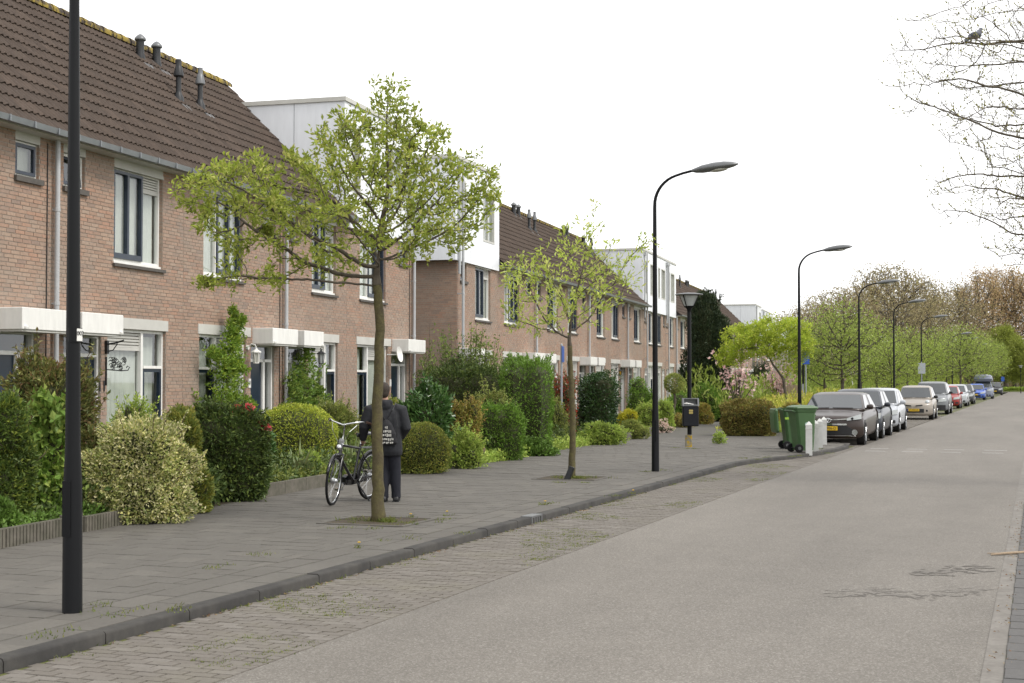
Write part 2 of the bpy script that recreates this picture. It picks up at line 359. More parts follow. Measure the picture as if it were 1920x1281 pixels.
def lay(parent, name, rows, m, z, n_single=300):
    """rows: (x, y, lx, ly); nearest in view become pieces of their own"""
    rows = sorted(rows, key=lambda r_: r_[0] ** 2 + r_[1] ** 2)
    vis = [r_ for r_ in rows if in_view(r_[0], r_[1], z)]
    single = vis[:n_single]; sset = set(id(r_) for r_ in single); rest = [r_ for r_ in rows if id(r_) not in sset]
    cache = {}
    for (x, y, lx, ly) in single:
        k = (round(lx, 2), round(ly, 2))
        if k not in cache: cache[k] = piece_mesh(name, k[0], k[1], m)
        o = bpy.data.objects.new(name, cache[k]); o.location = (x, y, z + random.gauss(0, .0012))
        o.rotation_euler = (random.gauss(0, .004), random.gauss(0, .004), random.gauss(0, .004)); link(o, parent)
    a = np.array(rest); c = np.zeros((len(a), 3)); c[:, :2] = a[:, :2]; c[:, 2] = z + RNG.normal(0, .0013, len(a))
    v, q = piece_np(c, a[:, 2], a[:, 3]); o = link(bpy.data.objects.new(name + 's', np_mesh(name + 's', v, q, m)), parent); o['kind'] = 'stuff'
rows = []; k = 0; y = 5.0
while y < 41:
    xr = kerb_x(y) - .13; xl = garden_x(y) + .02
    # two courses of bigger slabs along the kerb, then half-bond slabs
    x = xr
    if k % 2 == 0: rows.append((x - .15, y + .3, .294, .594)) if y < 39 else None
    if k % 2 == 1: rows.append((x - .455, y + .3, .294, .594)) if y < 39 else None
    x = xr - .61 - (.15 if k % 2 else 0)
    if k % 2: rows.append((xr - .61 - .073, y + .15, .14, .294))
    while x > xl:
        wd = min(.3, x - xl)
        if wd > .06: rows.append((x - wd / 2, y + .15, wd - .003, .2965))
        x -= .3
    y += .3; k += 1
lay(pave, 'paving_slab', rows, M['slab'], PZ)
rows = []; k = 0; y = 6.0
while y < 39.2:
    xr = -4.5; xl = kerb_x(y) + .005; x = xr - (.1 if k % 2 else 0)
    if k % 2: rows.append((xr - .05, y + .05, .094, .096))
    while x > xl:
        wd = min(.2, x - xl)
        if wd > .05: rows.append((x - wd / 2, y + .05, wd - .006, .095))
        x -= .2
    y += .1; k += 1
while y < 75:
    x = -4.5 - (.1 if k % 2 else 0)
    while x > -6.48:
        rows.append((x - .1, y + .05, .194, .095)); x -= .2
    y += .1; k += 1
lay(lane, 'paver', rows, M['paver'], .004)
rows = []
for j in range(60):
    if j % 2: rows.append((-.215 + .075, 6 + .3 * j, .146, .294))
    for i in range(6): rows.append((-.215 + .15 + .3 * i + (.15 if j % 2 else 0), 6 + .3 * j, .294, .294))
lay(rpave, 'paving_slab', rows, M['slabR'], .014, 60)

# thin painted dashes across the road, tar smears, the gully in the kerb
dash = []
for (x0, x1, y_) in [(1617, 1656, 848), (1694, 1733, 845.5), (1770, 1808, 843), (1848, 1886, 841.5), (1633, 1667, 841), (1706, 1744, 839), (1780, 1816, 836.5), (1853, 1893, 835)]:
    a, c = gp(x0, y_), gp(x1, y_)
    dash.append((min(a[0], c[0]), max(a[0], c[0]), (a[1] + c[1]) / 2))
dm = MB()
for i, (x0, x1, yc) in enumerate(dash):
    yr = 36.6 if i < 4 else 38.0
    dm.box(x0, x1, yr - .05, yr + .05, .001, .004)
tag(dm.build('road_marking', M['paint']), kind='structure')
M['tar'] = mat('tar_smear', (.142, .129, .113), (.172, .156, .137), nz=40, nzr=(.4, .6), dirt=.2, dirt_s=60, rough=.8)
tar = MB(); rt_ = random.Random(4)
for (x0, x1, ya, wv, cnt) in [(1525, 1850, 1110, 7, 46), (1560, 1840, 1117, 5, 40), (1700, 1850, 1070, 9, 60)]:
    for _ in range(cnt):                        # short ragged streaks side by side
        px = rt_.uniform(x0, x1); ln = rt_.uniform(8, 34); zt_ = .0015 + .0000012 * len(tar.v); yy = ya + rt_.gauss(0, wv * .45) + 3 * math.sin(px * .03); up_, dn = [], []
        for i in range(6):
            s_ = i / 5; hw = .9 * (.15 + math.sin(math.pi * s_)) * rt_.uniform(.3, 1); q = px + ln * s_; y2 = yy + rt_.uniform(-.6, .6); p, r_ = gp(q, y2 - hw), gp(q, y2 + hw); up_.append((p[0], p[1], zt_)); dn.append((r_[0], r_[1], zt_))
        for i in range(5): tar.quad(dn[i], dn[i + 1], up_[i + 1], up_[i])
tag(tar.build('tar_seam', M['tar']), kind='structure')
g = gp(1005, 980); gl = empty('kerb_gully', (-5.85, g[1], 0)); tag(gl, 'iron gully inlet set in the kerb between the two young trees', 'gully')
MB().box(-.14, .006, -.2, .2, PZ - .01, PZ + .012).box(-.14, .006, -.2, -.16, 0, PZ - .01).box(-.14, .006, .16, .2, 0, PZ - .01).build('frame', M['greymetal'], gl)
for i in range(3): MB().box(-.02, .004, -.09 + .08 * i, -.06 + .08 * i, 0, PZ - .01).build('bar', M['greymetal'], gl)

# moss, weeds and litter between the pavers
def blades(pts, h, w_, n_each, spread, m, name, lean=.6):
    P = np.repeat(np.array(pts, float), n_each, 0); n = len(P)
    P[:, :2] += RNG.normal(0, spread, (n, 2)); a = RNG.uniform(0, 2 * np.pi, n); H = h * RNG.uniform(.4, 1.2, n); L = H * lean * RNG.uniform(.2, 1, n)
    d = np.stack([np.cos(a), np.sin(a), 0 * a], 1); s = np.stack([-np.sin(a), np.cos(a), 0 * a], 1) * w_
    v = np.zeros((n, 4, 3)); v[:, 0] = P - s; v[:, 1] = P + s
    mid = P + d * L[:, None] * .4; mid[:, 2] += H * .6; tip = P + d * L[:, None]; tip[:, 2] += H
    v[:, 2] = tip; v[:, 3] = mid + s * .2
    q = np.arange(n * 4).reshape(-1, 4); return np_mesh(name, v.reshape(-1, 3), q, m)
M['weed'] = leaf_mat('weed', [(.10, .14, .025), (.16, .19, .035), (.08, .11, .02), (.22, .22, .05)])
pts = []
for _ in range(3200):                         # moss tufts in the paver joints, in drifts
    y = random.uniform(7, 30); x = random.uniform(-5.75, -4.55)
    if math.sin(y * 1.9 + 2.3 * math.sin(y * .7)) + math.sin(x * 4 + y) * .7 > .55: pts.append((round(x / .1) * .1 + .05 * random.random(), round(y / .1) * .1, .0))
o = link(bpy.data.objects.new('joint_moss', blades(pts, .018, .006, 9, .028, M['weed'], 'joint_moss', 1.2)))
tag(o, 'yellow green moss growing in the paver joints along the kerb', 'moss', None, 'stuff')
pts = [(kerb_x(y) - .0 + random.uniform(.0, .05), y, 0) for y in [random.uniform(7, 30) for _ in range(60)]]
for px, py in [(90, 1192), (230, 1150), (150, 1143), (340, 1140), (660, 975), (735, 985), (640, 990), (690, 990), (760, 983), (1050, 905), (1100, 905), (1240, 882), (1215, 884), (1290, 842), (1305, 842), (1270, 840), (1345, 826), (1352, 824), (1530, 845), (1535, 842), (1555, 850),
               (1420, 862), (1440, 858), (1370, 800), (1395, 815), (1430, 815), (880, 1000), (760, 1010), (830, 975), (1030, 945), (1150, 930), (500, 1040), (420, 1062), (1500, 855), (1480, 856), (1390, 860)]:
    p = gpp(px, py); pts += [(p[0] + random.gauss(0, .05), p[1] + random.gauss(0, .12), PZ) for _ in range(3)]
o = link(bpy.data.objects.new('weeds', blades(pts, .03, .006, 14, .05, M['weed'], 'weeds', 1.1)))
tag(o, 'small weeds sprouting along the kerb and pavement joints', 'weeds', None, 'stuff')
M['deadleaf'] = leaf_mat('dead_leaf', [(.14, .07, .03), (.09, .05, .025), (.20, .12, .05), (.25, .18, .08)], .1)
pts = [(kerb_x(y) + abs(random.gauss(0, .05)) + .01, y, .004) for y in np.random.default_rng(3).uniform(8, 22, 150)]
pts += [(-.22 + random.gauss(-.03, .05), y, .012) for y in np.random.default_rng(4).uniform(8.5, 22, 110)]
o = link(bpy.data.objects.new('fallen_leaves', blades(pts, .012, .012, 2, .02, M['deadleaf'], 'fallen_leaves', 2.2)))
tag(o, 'dry brown leaf litter lying in the gutters', 'leaves', None, 'stuff')
# scraps of pale cement showing on some slabs, yellow dandelions
M['dand'] = leaf_mat('dandelion', [(.75, .5, .02), (.7, .42, .02)], .1)
for i, (px, py, where) in enumerate([(770, 972, 'beside the mossy tree trunk'), (838, 967, 'between the kerb gully and the bicycle'), (673, 1027, 'in front of the mossy tree trunk'), (1022, 947, 'just above the kerb gully'), (1187, 926, 'at the kerb below the second lamp post')]):
    p = gpp(px, py); e = empty('dandelion', (p[0], p[1], PZ)); tag(e, 'yellow dandelion flowering in the paving ' + where, 'flower', 'dandelions in the paving')
    link(bpy.data.objects.new('leaf_rosette', blades([(0, 0, 0)], .04, .008, 12, .03, M['weed'], 'leaf_rosette', 1.5)), e)['kind'] = 'stuff'
    MB().tube([(0, 0, 0), (.005, 0, .05)], .002, 4).build('stem', M['weed'], e)
    MB().lathe([(.001, .048), (.016, .052), (.018, .058), (.001, .062)], 10).build('flower_head', M['dand'], e)
st = gp(1900, 1042); tw = MB()
tw.tube([(-.16, -.1, .012), (-.03, 0, .02), (.12, .12, .022), (.28, .36, .02), (.36, .5, .03)], [.008, .013, .014, .011, .006], 7).tube([(-.03, 0, .02), (-.2, .02, .012)], [.008, .004], 5)
tag(tw.build('fallen_stick', M['wood'], None, (st[0] - .05, st[1], .0), smooth=True), 'pale broken stick lying across the right gutter', 'stick')
# ================================================================ the terraces
EAVE_N, EAVE_Z, PITCH_K, RIDGE_W = .28, 5.53, .98, 3.11     # eave overhang, eave height, roof slope, ridge set back
RIDGE_Z = EAVE_Z + PITCH_K * (RIDGE_W + EAVE_N)
def tile_np(nx=9, w=.3, l=.40, th=.022):
    """one interlocking roof tile with an S shaped cross section: x along the eave, y up the slope, z off the roof"""
    xs = np.linspace(0, w, nx); p = .021 * np.sin(xs / w * 4 * np.pi - .6) + .022; v = []
    for y, dz in ((0, .034), (l, 0)):
        for x, z in zip(xs, p): v.append((x, y, z + dz))
    for x, z in zip(xs, p): v.append((x, 0, z + .034 - th))
    f = [(i, i + 1, nx + i + 1, nx + i) for i in range(nx - 1)] + [(2 * nx + i, 2 * nx + i + 1, i + 1, i) for i in range(nx - 1)]
    f += [(0, nx, nx, 2 * nx)] if False else []
    return np.array(v), np.array(f)
TV, TF = tile_np(); TILE = np_mesh('roof_tile', TV, TF, M['tile'])
TILE.polygons.foreach_set('use_smooth', [True] * len(TILE.polygons)); TILE.set_sharp_from_angle(angle=R(50))
TVs, TFs = tile_np(6)
SL = math.atan(PITCH_K); SLEN = math.hypot(RIDGE_W + EAVE_N, PITCH_K * (RIDGE_W + EAVE_N)); ROW = SLEN / 14
def wall_cells(W, z0, z1, openings):
    us = sorted(set([0, W] + [c for o in openings for c in (o[0], o[1]) if 0 < c < W])); zs = sorted(set([z0, z1] + [c for o in openings for c in (o[2], o[3]) if z0 < c < z1]))
    for a, b in zip(us[:-1], us[1:]):
        for c, d in zip(zs[:-1], zs[1:]):
            if not any(o[0] < (a + b) / 2 < o[1] and o[2] < (c + d) / 2 < o[3] for o in openings): yield a, b, c, d
def brickwork(W, z0, z1, openings, ch=.0625, bl=.22, j=.011, depth=.01, und=0.0):
    """every brick of a wall as its own small block: u 0..W, face at w = -und"""
    C, Lh, H = [], [], []; nz = int(round((z1 - z0) / ch))
    for k in range(nz):
        za, zb = z0 + k * ch, z0 + (k + 1) * ch; free = [(0.0, W)]
        for o in openings:
            if o[2] < zb - .02 and o[3] > za + .02:
                nf = []
                for a, b in free:
                    if o[1] <= a or o[0] >= b: nf.append((a, b))
                    else:
                        if o[0] > a: nf.append((a, o[0]))
                        if o[1] < b: nf.append((o[1], b))
                free = nf
        off = (k % 2) * bl / 2 + (bl / 4 if k % 4 > 1 else 0)
        for a, b in free:
            e = math.floor((a - off) / bl) * bl + off
            while e < b:
                x0, x1 = max(e, a), min(e + bl, b)
                if x1 - x0 > .035: C.append(((x0 + x1) / 2, (za + zb) / 2)); Lh.append(x1 - x0 - j); H.append(ch - j)
                e += bl
    C = np.array(C); Lh = np.array(Lh) / 2; H = np.array(H) / 2; n = len(C); v = np.zeros((n, 8, 3))
    sx = np.array([-1, 1, 1, -1]); sz = np.array([-1, -1, 1, 1]); face = -und + RNG.normal(0, .0012, n)
    for kk in (0, 1):
        v[:, 4 * kk:4 * kk + 4, 0] = C[:, :1] + sx * Lh[:, None]; v[:, 4 * kk:4 * kk + 4, 2] = C[:, 1:] + sz * H[:, None]
        v[:, 4 * kk:4 * kk + 4, 1] = (face + (depth if kk == 0 else 0))[:, None]
    q = (_pq[None] + (np.arange(n) * 8)[:, None, None]).reshape(-1, 4); return v.reshape(-1, 3), q

def frame_bars(mb, u0, u1, z0, z1, w0, w1, t, tb=None):
    tb = tb or t
    mb.box(u0, u0 + t, w0, w1, z0, z1).box(u1 - t, u1, w0, w1, z0, z1).box(u0 + t, u1 - t, w0, w1, z1 - t, z1).box(u0 + t, u1 - t, w0, w1, z0, z0 + tb)
def curtain(par, u0, u1, z0, z1, w=.2, m='curtain', fold=.035):
    n = max(8, int((u1 - u0) / .035)); mb = MB(); a, b = [], []
    for i in range(n + 1):
        u = u0 + (u1 - u0) * i / n; ww = w + fold * .5 * math.sin(i * 1.57 + random.uniform(-.3, .3)) + random.uniform(-.006, .006)
        a.append((u, ww, z0)); b.append((u, ww, z1))
    for i in range(n): mb.quad(a[i], a[i + 1], b[i + 1], b[i])
    return mb.build('curtain', M[m], par)
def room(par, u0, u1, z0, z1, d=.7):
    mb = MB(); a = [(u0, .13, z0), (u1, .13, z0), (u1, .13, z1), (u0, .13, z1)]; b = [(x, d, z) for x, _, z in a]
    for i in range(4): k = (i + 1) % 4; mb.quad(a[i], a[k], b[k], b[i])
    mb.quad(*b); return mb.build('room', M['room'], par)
def glass(par, u0, u1, z0, z1, w=.115): return MB().box(u0, u1, w, w + .006, z0, z1).build('pane', M['glass'], par)
def vent(par, u0, u1, z0, z1, w=.1):
    mb = MB(); n = 5; h = (z1 - z0 - .05) / n; mb.box(u0, u1, w - .015, w + .03, z0, z0 + .05)
    for i in range(n): mb.box(u0, u1, w - .012 + .0, w + .02, z0 + .052 + i * h, z0 + .05 + i * h + h * .66)
    mb.box(u0, u1, w + .022, w + .03, z0 + .05, z1); mb.build('vent_grille', M['white2'], par)

def terrace_house(t0, t1, door_low, label, z=0.0, box=None, detail=2, vents=(), num=None, tiles='stuff', light=None, door='bluedoor', gutter_end=False, curt=True, canopy=True, endwall=None, pipe=True, fr='bluefr'):
    """a narrow terraced house. u runs along the facade, w into the house. detail 2 near, 1 middle, 0 far"""
    W = t1 - t0; H = empty('terraced_house', facade(t0, 0, z), R(90) + HA); tag(H, label, 'house', 'terraced houses along the street'); K = W / 4.13
    def X(a, b): return (a * K, b * K) if door_low else (W - b * K, W - a * K)
    hole = {}
    hole['small'] = X(.32, .92) + (4.76, 5.34); hole['big'] = X(1.79, 3.38) + (3.70, 5.34); hole['win'] = X(1.62, 3.52) + (.35, 2.63); hole['door'] = X(.36, 1.42) + (.05, 2.5)
    top = 5.50; ops = [o[:3] + (top,) if o[3] == 5.34 else o for o in hole.values()]
    # walls
    mb = MB()
    for a, b, c, d in wall_cells(W, 0, top, ops): mb.quad((a, .008, c), (b, .008, c), (b, .008, d), (a, .008, d))
    for (a, b, c, d) in ops:
        mb.quad((a, .008, c), (a, .008, d), (a, .15, d), (a, .15, c)).quad((b, .008, c), (b, .15, c), (b, .15, d), (b, .008, d)).quad((a, .008, d), (b, .008, d), (b, .15, d), (a, .15, d)).quad((a, .008, c), (a, .15, c), (b, .15, c), (b, .008, c))
    D2 = RIDGE_W * 2
    mb.quad((0, .008, 0), (0, .008, top), (0, D2, top), (0, D2, 0)).quad((W, .008, 0), (W, D2, 0), (W, D2, top), (W, .008, top)).quad((0, D2, 0), (0, D2, top), (W, D2, top), (W, D2, 0))
    wall = mb.build('wall', M['mortar'], H)
    bz0 = 1.0 if detail < 2 else .6
    v, q = brickwork(W, 0, top - .0, ops); b = link(bpy.data.objects.new('brickwork', np_mesh('brickwork', v, q, M['brick'])), wall); b['kind'] = 'stuff'
    if detail:
        # brick returns inside the window openings
        for nm in ('small', 'big', 'win'):
            a_, b_, c_, d_ = hole[nm]; vv = []
            side = b_
            n = int((d_ - c_) / .0625); C = []
            rb = MB()
            for k in range(n): rb.box(b_ - .004, b_ + .004, .012 + (.0 if k % 2 else .0), .10, c_ + k * .0625, c_ + k * .0625 + .051)
            rb.build('brick_reveal', M['brick'], wall)
    # windows: big upper one
    a, b, c, d = hole['big']; wn = empty('window', (0, 0, 0), 0, H)
    s = a + (b - a) * .63 if door_low else b - (b - a) * .63
    fb = MB(); frame_bars(fb, a, b, c + .07, d, .07, .14, .045); fb.box(s - .02, s + .02, .07, .14, c + .115, d - .045); fb.box(a - .01, b + .01, .03, .14, c + .02, c + .068); fb.build('frame', M['white'], wn)
    MB().box(a - .05, b + .05, -.05, .12, c - .035, c + .018).build('sill', M['sill'], wn)
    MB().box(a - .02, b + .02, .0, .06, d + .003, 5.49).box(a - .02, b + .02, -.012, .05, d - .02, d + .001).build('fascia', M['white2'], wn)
    ba, bb = (a + .045, s - .02) if door_low else (s + .02, b - .045)       # blue sash
    wa, wb = (s + .02, b - .045) if door_low else (a + .045, s - .02)       # white light with grille
    sb = MB(); frame_bars(sb, ba, bb, c + .115, d - .045, .04, .12, .05, .09); mid = (ba + bb) / 2; sb.box(mid - .03, mid + .03, .04, .12, c + .205, d - .095); sb.build('sash', M[fr], wn)
    glass(wn, ba + .05, mid - .03, c + .205, d - .095, .09); glass(wn, mid + .03, bb - .05, c + .205, d - .095, .09); glass(wn, wa, wb, c + .115, d - .33)
    vent(wn, wa, wb, d - .32, d - .05)
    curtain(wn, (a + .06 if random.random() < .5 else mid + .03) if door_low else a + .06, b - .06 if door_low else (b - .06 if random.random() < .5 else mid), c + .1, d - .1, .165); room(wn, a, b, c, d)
    # small upper window
    a, b, c, d = hole['small']; wn = empty('window', (0, 0, 0), 0, H); fb = MB(); frame_bars(fb, a, b, c + .05, d, .06, .14, .045, .06); fb.build('frame', M['white'], wn)
    MB().box(a - .04, b + .05, -.05, .12, c - .035, c + .048).build('sill', M['sill'], wn); MB().box(a - .01, b + .01, .0, .06, d + .003, 5.49).build('fascia', M['white2'], wn)
    tilt = random.choice([0, 0, R(12)]) if detail < 2 else (R(7) if (door_low and t0 > 18) else 0); sb = MB(); frame_bars(sb, a + .045, b - .045, 0, d - c - .12, -.03, .03, .05)
    so = sb.build('sash', M[fr], wn, (0, .07, c + .09)); so.rotation_euler = (-tilt, 0, 0); g_ = MB().box(a + .09, b - .09, -.003, .003, .05, d - c - .17).build('pane', M['glass'], so); room(wn, a, b, c, d)
    if t0 < 18: curtain(wn, a + .05, b - .05, c + .1, d, .16, 'blind', .004)
    # ground floor window with a glazed side door
    a, b, c, d = hole['win']; s = a + (b - a) * .62 if door_low else b - (b - a) * .62; wn = empty('window', (0, 0, 0), 0, H)
    fb = MB(); frame_bars(fb, a, b, c, d, .06, .14, .05, .06); fb.box(s - .035, s + .035, .055, .14, c + .06, d - .05)
    ga, gb = (a + .05, s - .035) if door_low else (s + .035, b - .05); da, db = (s + .035, b - .05) if door_low else (a + .05, s - .035)
    fb.box(da, db, .04, .14, 1.97, 2.02); fb.build('frame', M['white'], wn); vent(wn, ga, gb, d - .36, d - .05); glass(wn, ga, gb, c + .06, d - .36)
    sb = MB(); frame_bars(sb, da, db, c + .02, 1.97, .06, .12, .06, .1); sb.build('side_door', M[door], wn); glass(wn, da + .06, db - .06, c + .12, 1.91); glass(wn, da, db, 2.02, d - .05)
    if curt: curtain(wn, ga, gb, c, d - .1, .175)
    else: curtain(wn, ga, gb, 1.5, d - .1, .2, 'blind', .006)
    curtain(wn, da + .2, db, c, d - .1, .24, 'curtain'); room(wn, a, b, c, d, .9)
    la, lb = X(1.45, 3.58); MB().box(la, lb, -.012, .05, d + .005, d + .19).build('lintel', M['white2'], wn); MB().box(a - .03, b + .03, -.03, .1, c - .07, c - .002).build('sill', M['sill'], wn)
    # front door
    a, b, c, d = hole['door']; dr = empty('door', (0, 0, 0), 0, H); s = a + (b - a) * .36 if door_low else b - (b - a) * .36; fb = MB(); frame_bars(fb, a, b, c, d, .05, .15, .05, .04); fb.box(s - .05, s + .05, .05, .15, c, 2.2).box(a + .05, b - .05, .05, .15, 2.14, 2.2); fb.build('frame', M['white'], dr)
    la, lb = (s + .05, b - .05) if door_low else (a + .05, s - .05); pa, pb = (a + .05, s - .05) if door_low else (s + .05, b - .05)
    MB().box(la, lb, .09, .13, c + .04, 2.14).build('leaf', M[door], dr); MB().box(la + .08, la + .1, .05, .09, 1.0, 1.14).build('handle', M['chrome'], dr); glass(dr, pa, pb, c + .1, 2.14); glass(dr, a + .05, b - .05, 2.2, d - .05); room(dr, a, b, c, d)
    ca, cb = X(.17, 1.36)
    if canopy:
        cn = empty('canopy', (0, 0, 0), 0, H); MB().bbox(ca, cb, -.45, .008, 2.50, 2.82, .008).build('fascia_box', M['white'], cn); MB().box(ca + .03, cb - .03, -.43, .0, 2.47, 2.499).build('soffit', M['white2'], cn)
        if detail == 2: MB().lathe([(.001, .03), (.035, .02), (.04, -.01), (.03, -.03), (.001, -.035)], 12, Matrix.Translation((cb - .08 if door_low else ca + .08, -.455, 2.53))).build('spotlight', M['white'], cn, smooth=True)
    # gutter, downpipe
    gt = MB()
    if box is None:
        pr = [(-.02, 0), (0, -.075), (.11, -.085), (.13, 0), (.118, 0), (.10, -.07), (.012, -.06), (-.008, 0)]
        gt.loft([[Vector((u, -EAVE_N - .0 - x, EAVE_Z + .03 + zz)) for x, zz in pr] for u in (0, W + (.15 if gutter_end else 0))]); gu = gt.build('gutter', M['zinc'], H, smooth=True)
        for k in range(int(W / .6) + 1 if detail == 2 else 0): MB().box(k * .6 + .1, k * .6 + .125, -EAVE_N - .138, -EAVE_N + .02, EAVE_Z + .022, EAVE_Z + .036).box(k * .6 + .1, k * .6 + .125, -EAVE_N - .14, -EAVE_N - .118, EAVE_Z - .06, EAVE_Z + .03).build('gutter_bracket', M['zinc'], gu)
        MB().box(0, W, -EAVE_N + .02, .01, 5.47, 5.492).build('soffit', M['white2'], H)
    pu = 0.0 if door_low else None
    if pipe and door_low or endwall == 'pipe':
        pu = .03 if door_low else W - .06
        pb_ = MB(); zt = 5.5 if box is None else box[2] - .15; ww = -.085 if box is None or endwall == 'pipe' else -.18
        pb_.tube([(pu, ww, .1), (pu, ww, 5.47 if box is None or endwall == 'pipe' else zt)], .04, 10); po = pb_.build('downpipe', M['pipe'], H, smooth=True)
        for zz in (1.2, 2.95, 4.4): MB().lathe([(.046, -.03), (.046, .03)], 10, Matrix.Translation((pu, ww, zz))).box(pu - .012, pu + .012, ww, .0, zz - .012, zz + .012).build('pipe_clip', M['pipe'], po)
        if detail == 2: MB().tube([(pu - .16, -.012, .3), (pu - .16, -.012, 5.4)], .008, 5).build('cable', M['black'], H)
    # roof
    if box is None:
        rf = empty('roof', (0, 0, 0), 0, H)
        MB().quad((0, -EAVE_N, EAVE_Z - .01), (W, -EAVE_N, EAVE_Z - .01), (W, RIDGE_W, RIDGE_Z - .01), (0, RIDGE_W, RIDGE_Z - .01)).quad((0, RIDGE_W, RIDGE_Z - .01), (W, RIDGE_W, RIDGE_Z - .01), (W, 2 * RIDGE_W + EAVE_N, EAVE_Z), (0, 2 * RIDGE_W + EAVE_N, EAVE_Z)).quad((0, -EAVE_N, EAVE_Z), (0, RIDGE_W, RIDGE_Z), (0, 2 * RIDGE_W, EAVE_Z), (0, 2 * RIDGE_W, 5.4)).quad((W, -EAVE_N, EAVE_Z), (W, RIDGE_W, RIDGE_Z), (W, 2 * RIDGE_W, EAVE_Z), (W, 2 * RIDGE_W, 5.4)).build('deck', M['underlay'], rf)
        nc = int(round(W / .3)); tw_ = W / nc; rotx = SL
        if tiles == 'single':
            for r_ in range(14):
                for k in range(nc):
                    o = bpy.data.objects.new('roof_tile', TILE); sl = r_ * ROW - .05
                    o.location = (k * tw_, -EAVE_N + sl * math.cos(SL) , EAVE_Z + sl * math.sin(SL) + .01); o.rotation_euler = (rotx + random.gauss(0, .006), random.gauss(0, .006), random.gauss(0, .004)); o.scale = (tw_ / .3 * .995, 1, 1); link(o, rf)
        else:
            n = 14 * nc; rr, kk = np.divmod(np.arange(n), nc); sl = rr * ROW - .05
            v = TVs[None] * np.array([tw_ / .3 * .995, 1, 1]); cs, sn = math.cos(SL), math.sin(SL)
            vy = v[..., 1] * cs - v[..., 2] * sn; vz = v[..., 1] * sn + v[..., 2] * cs
            vv = np.stack([v[..., 0] + (kk * tw_)[:, None], vy + (-EAVE_N + sl * cs)[:, None], vz + (EAVE_Z + sl * sn + .01)[:, None]], -1)
            qq = (TFs[None] + (np.arange(n) * len(TVs))[:, None, None]).reshape(-1, 4)
            o = link(bpy.data.objects.new('roof_tiles', np_mesh('roof_tiles', vv.reshape(-1, 3), qq, M['tile'])), rf); o['kind'] = 'stuff'
        rt = MB(); rn = int(W / .34)
        for k in range(rn):
            u0, u1 = k * W / rn, (k + 1) * W / rn + .03
            rt = MB().loft([[Vector((u, RIDGE_W + math.cos(th) * rr_, RIDGE_Z + .01 + math.sin(th) * rr_ * .95)) for th in np.linspace(-.25, math.pi + .25, 9)] for u, rr_ in ((u0, .135), (u0 + .04, .14), (u1, .118))], 0, False, False, False)
            rt.build('ridge_tile', M['ridge'], rf, smooth=True)
        for (pu_, sl, kind) in vents:                       # sl: fraction of the slope from the eave
            wy = -EAVE_N + sl * (RIDGE_W + EAVE_N); wz = EAVE_Z + sl * (RIDGE_Z - EAVE_Z); T = Matrix.Translation((pu_, wy, wz)); vo = MB()
            if kind == 'cap': vo.lathe([(.105, -.15), (.105, .05), (.085, .12), (.085, .36), (.09, .4)], 14, T); vn = vo.build('roof_vent', M['black'], rf, smooth=True); MB().lathe([(.115, .39), (.122, .41), (.115, .44), (.07, .49), (.03, .52), (.001, .53)], 14, T).build('cowl', M['greymetal'], vn, smooth=True)
            else:
                vo.lathe([(.12, -.15), (.11, .06), (.065, .16), (.055, .2), (.055, .52)], 14, T); vn = vo.build('roof_flue', M['black'], rf, smooth=True)
                MB().lathe([(.09, .50), (.105, .52), (.10, .58), (.07, .70), (.055, .74), (.055, .86), (.001, .87)], 14, T).build('cowl', M['greymetal'] if kind == 'flue2' else M['black'], vn, smooth=True)
            MB().quad((pu_ - .17, wy - .28, wz - .205), (pu_ + .17, wy - .28, wz - .205), (pu_ + .17, wy + .02, wz + .085), (pu_ - .17, wy + .02, wz + .085)).build('flashing', M['greymetal'], vn)
    else:                                                   # white box storey set on the house in place of the roof
        b0, b1, bt = box; ea = empty('roof_extension', (0, 0, 0), 0, H); dp = 5.4; zb = 5.36
        wins = [((b0 + .5), (b0 + 1.0)), (b1 - 1.75, b1 - .55)] if b1 - b0 < 6 else [(b0 + .5 + k * (b1 - b0 - 1.2) / 5, b0 + .5 + k * (b1 - b0 - 1.2) / 5 + (.95 if k % 2 == 0 else .5)) for k in range(5)] if b1 - b0 > 10 else [(b0 + .5, b0 + 1.3), (b1 - 1.5, b1 - .5)]
        ops2 = [(x0, x1, 6.15, 7.75) for x0, x1 in wins]; mb = MB()
        def sh(a, b, c, d): mb.quad((a, -.08, c), (b, -.08, c), (b, -.08, d), (a, -.08, d))
        for a, b, c, d in wall_cells(b1, zb, bt - .1, ops2 + [(-9, b0, 0, 99)]): sh(a, b, c, d)
        if b0 < 0:
            for c, d in ((zb, bt - .1),): mb.quad((b0, -.08, c), (0, -.08, c), (0, -.08, d), (b0, -.08, d))
        for (a, b, c, d) in ops2: mb.quad((a, -.08, c), (a, -.08, d), (a, .06, d), (a, .06, c)).quad((b, -.08, c), (b, .06, c), (b, .06, d), (b, -.08, d)).quad((a, -.08, d), (b, -.08, d), (b, .06, d), (a, .06, d)).quad((a, -.08, c), (a, .06, c), (b, .06, c), (b, -.08, c))
        z_ = bt - .1
        mb.quad((b0, -.08, zb), (b0, -.08, z_), (b0, dp, z_), (b0, dp, zb)).quad((b1, -.08, zb), (b1, dp, zb), (b1, dp, z_), (b1, -.08, z_)).quad((b0, dp, zb), (b1, dp, zb), (b1, dp, z_), (b0, dp, z_)).quad((b0, -.08, z_), (b1, -.08, z_), (b1, dp, z_), (b0, dp, z_)).quad((b0, -.08, zb), (b1, -.08, zb), (b1, .2, zb), (b0, .2, zb))
        mb.build('cladding', M['panel'], ea)
        for k in (1.2, 2.45, 3.7): MB().box(b0 - .003, b0 + .003, k - .006, k + .006, zb, z_).build('panel_joint', M['joint'], ea)
        nj = max(3, int((b1 - b0) / 1.2))
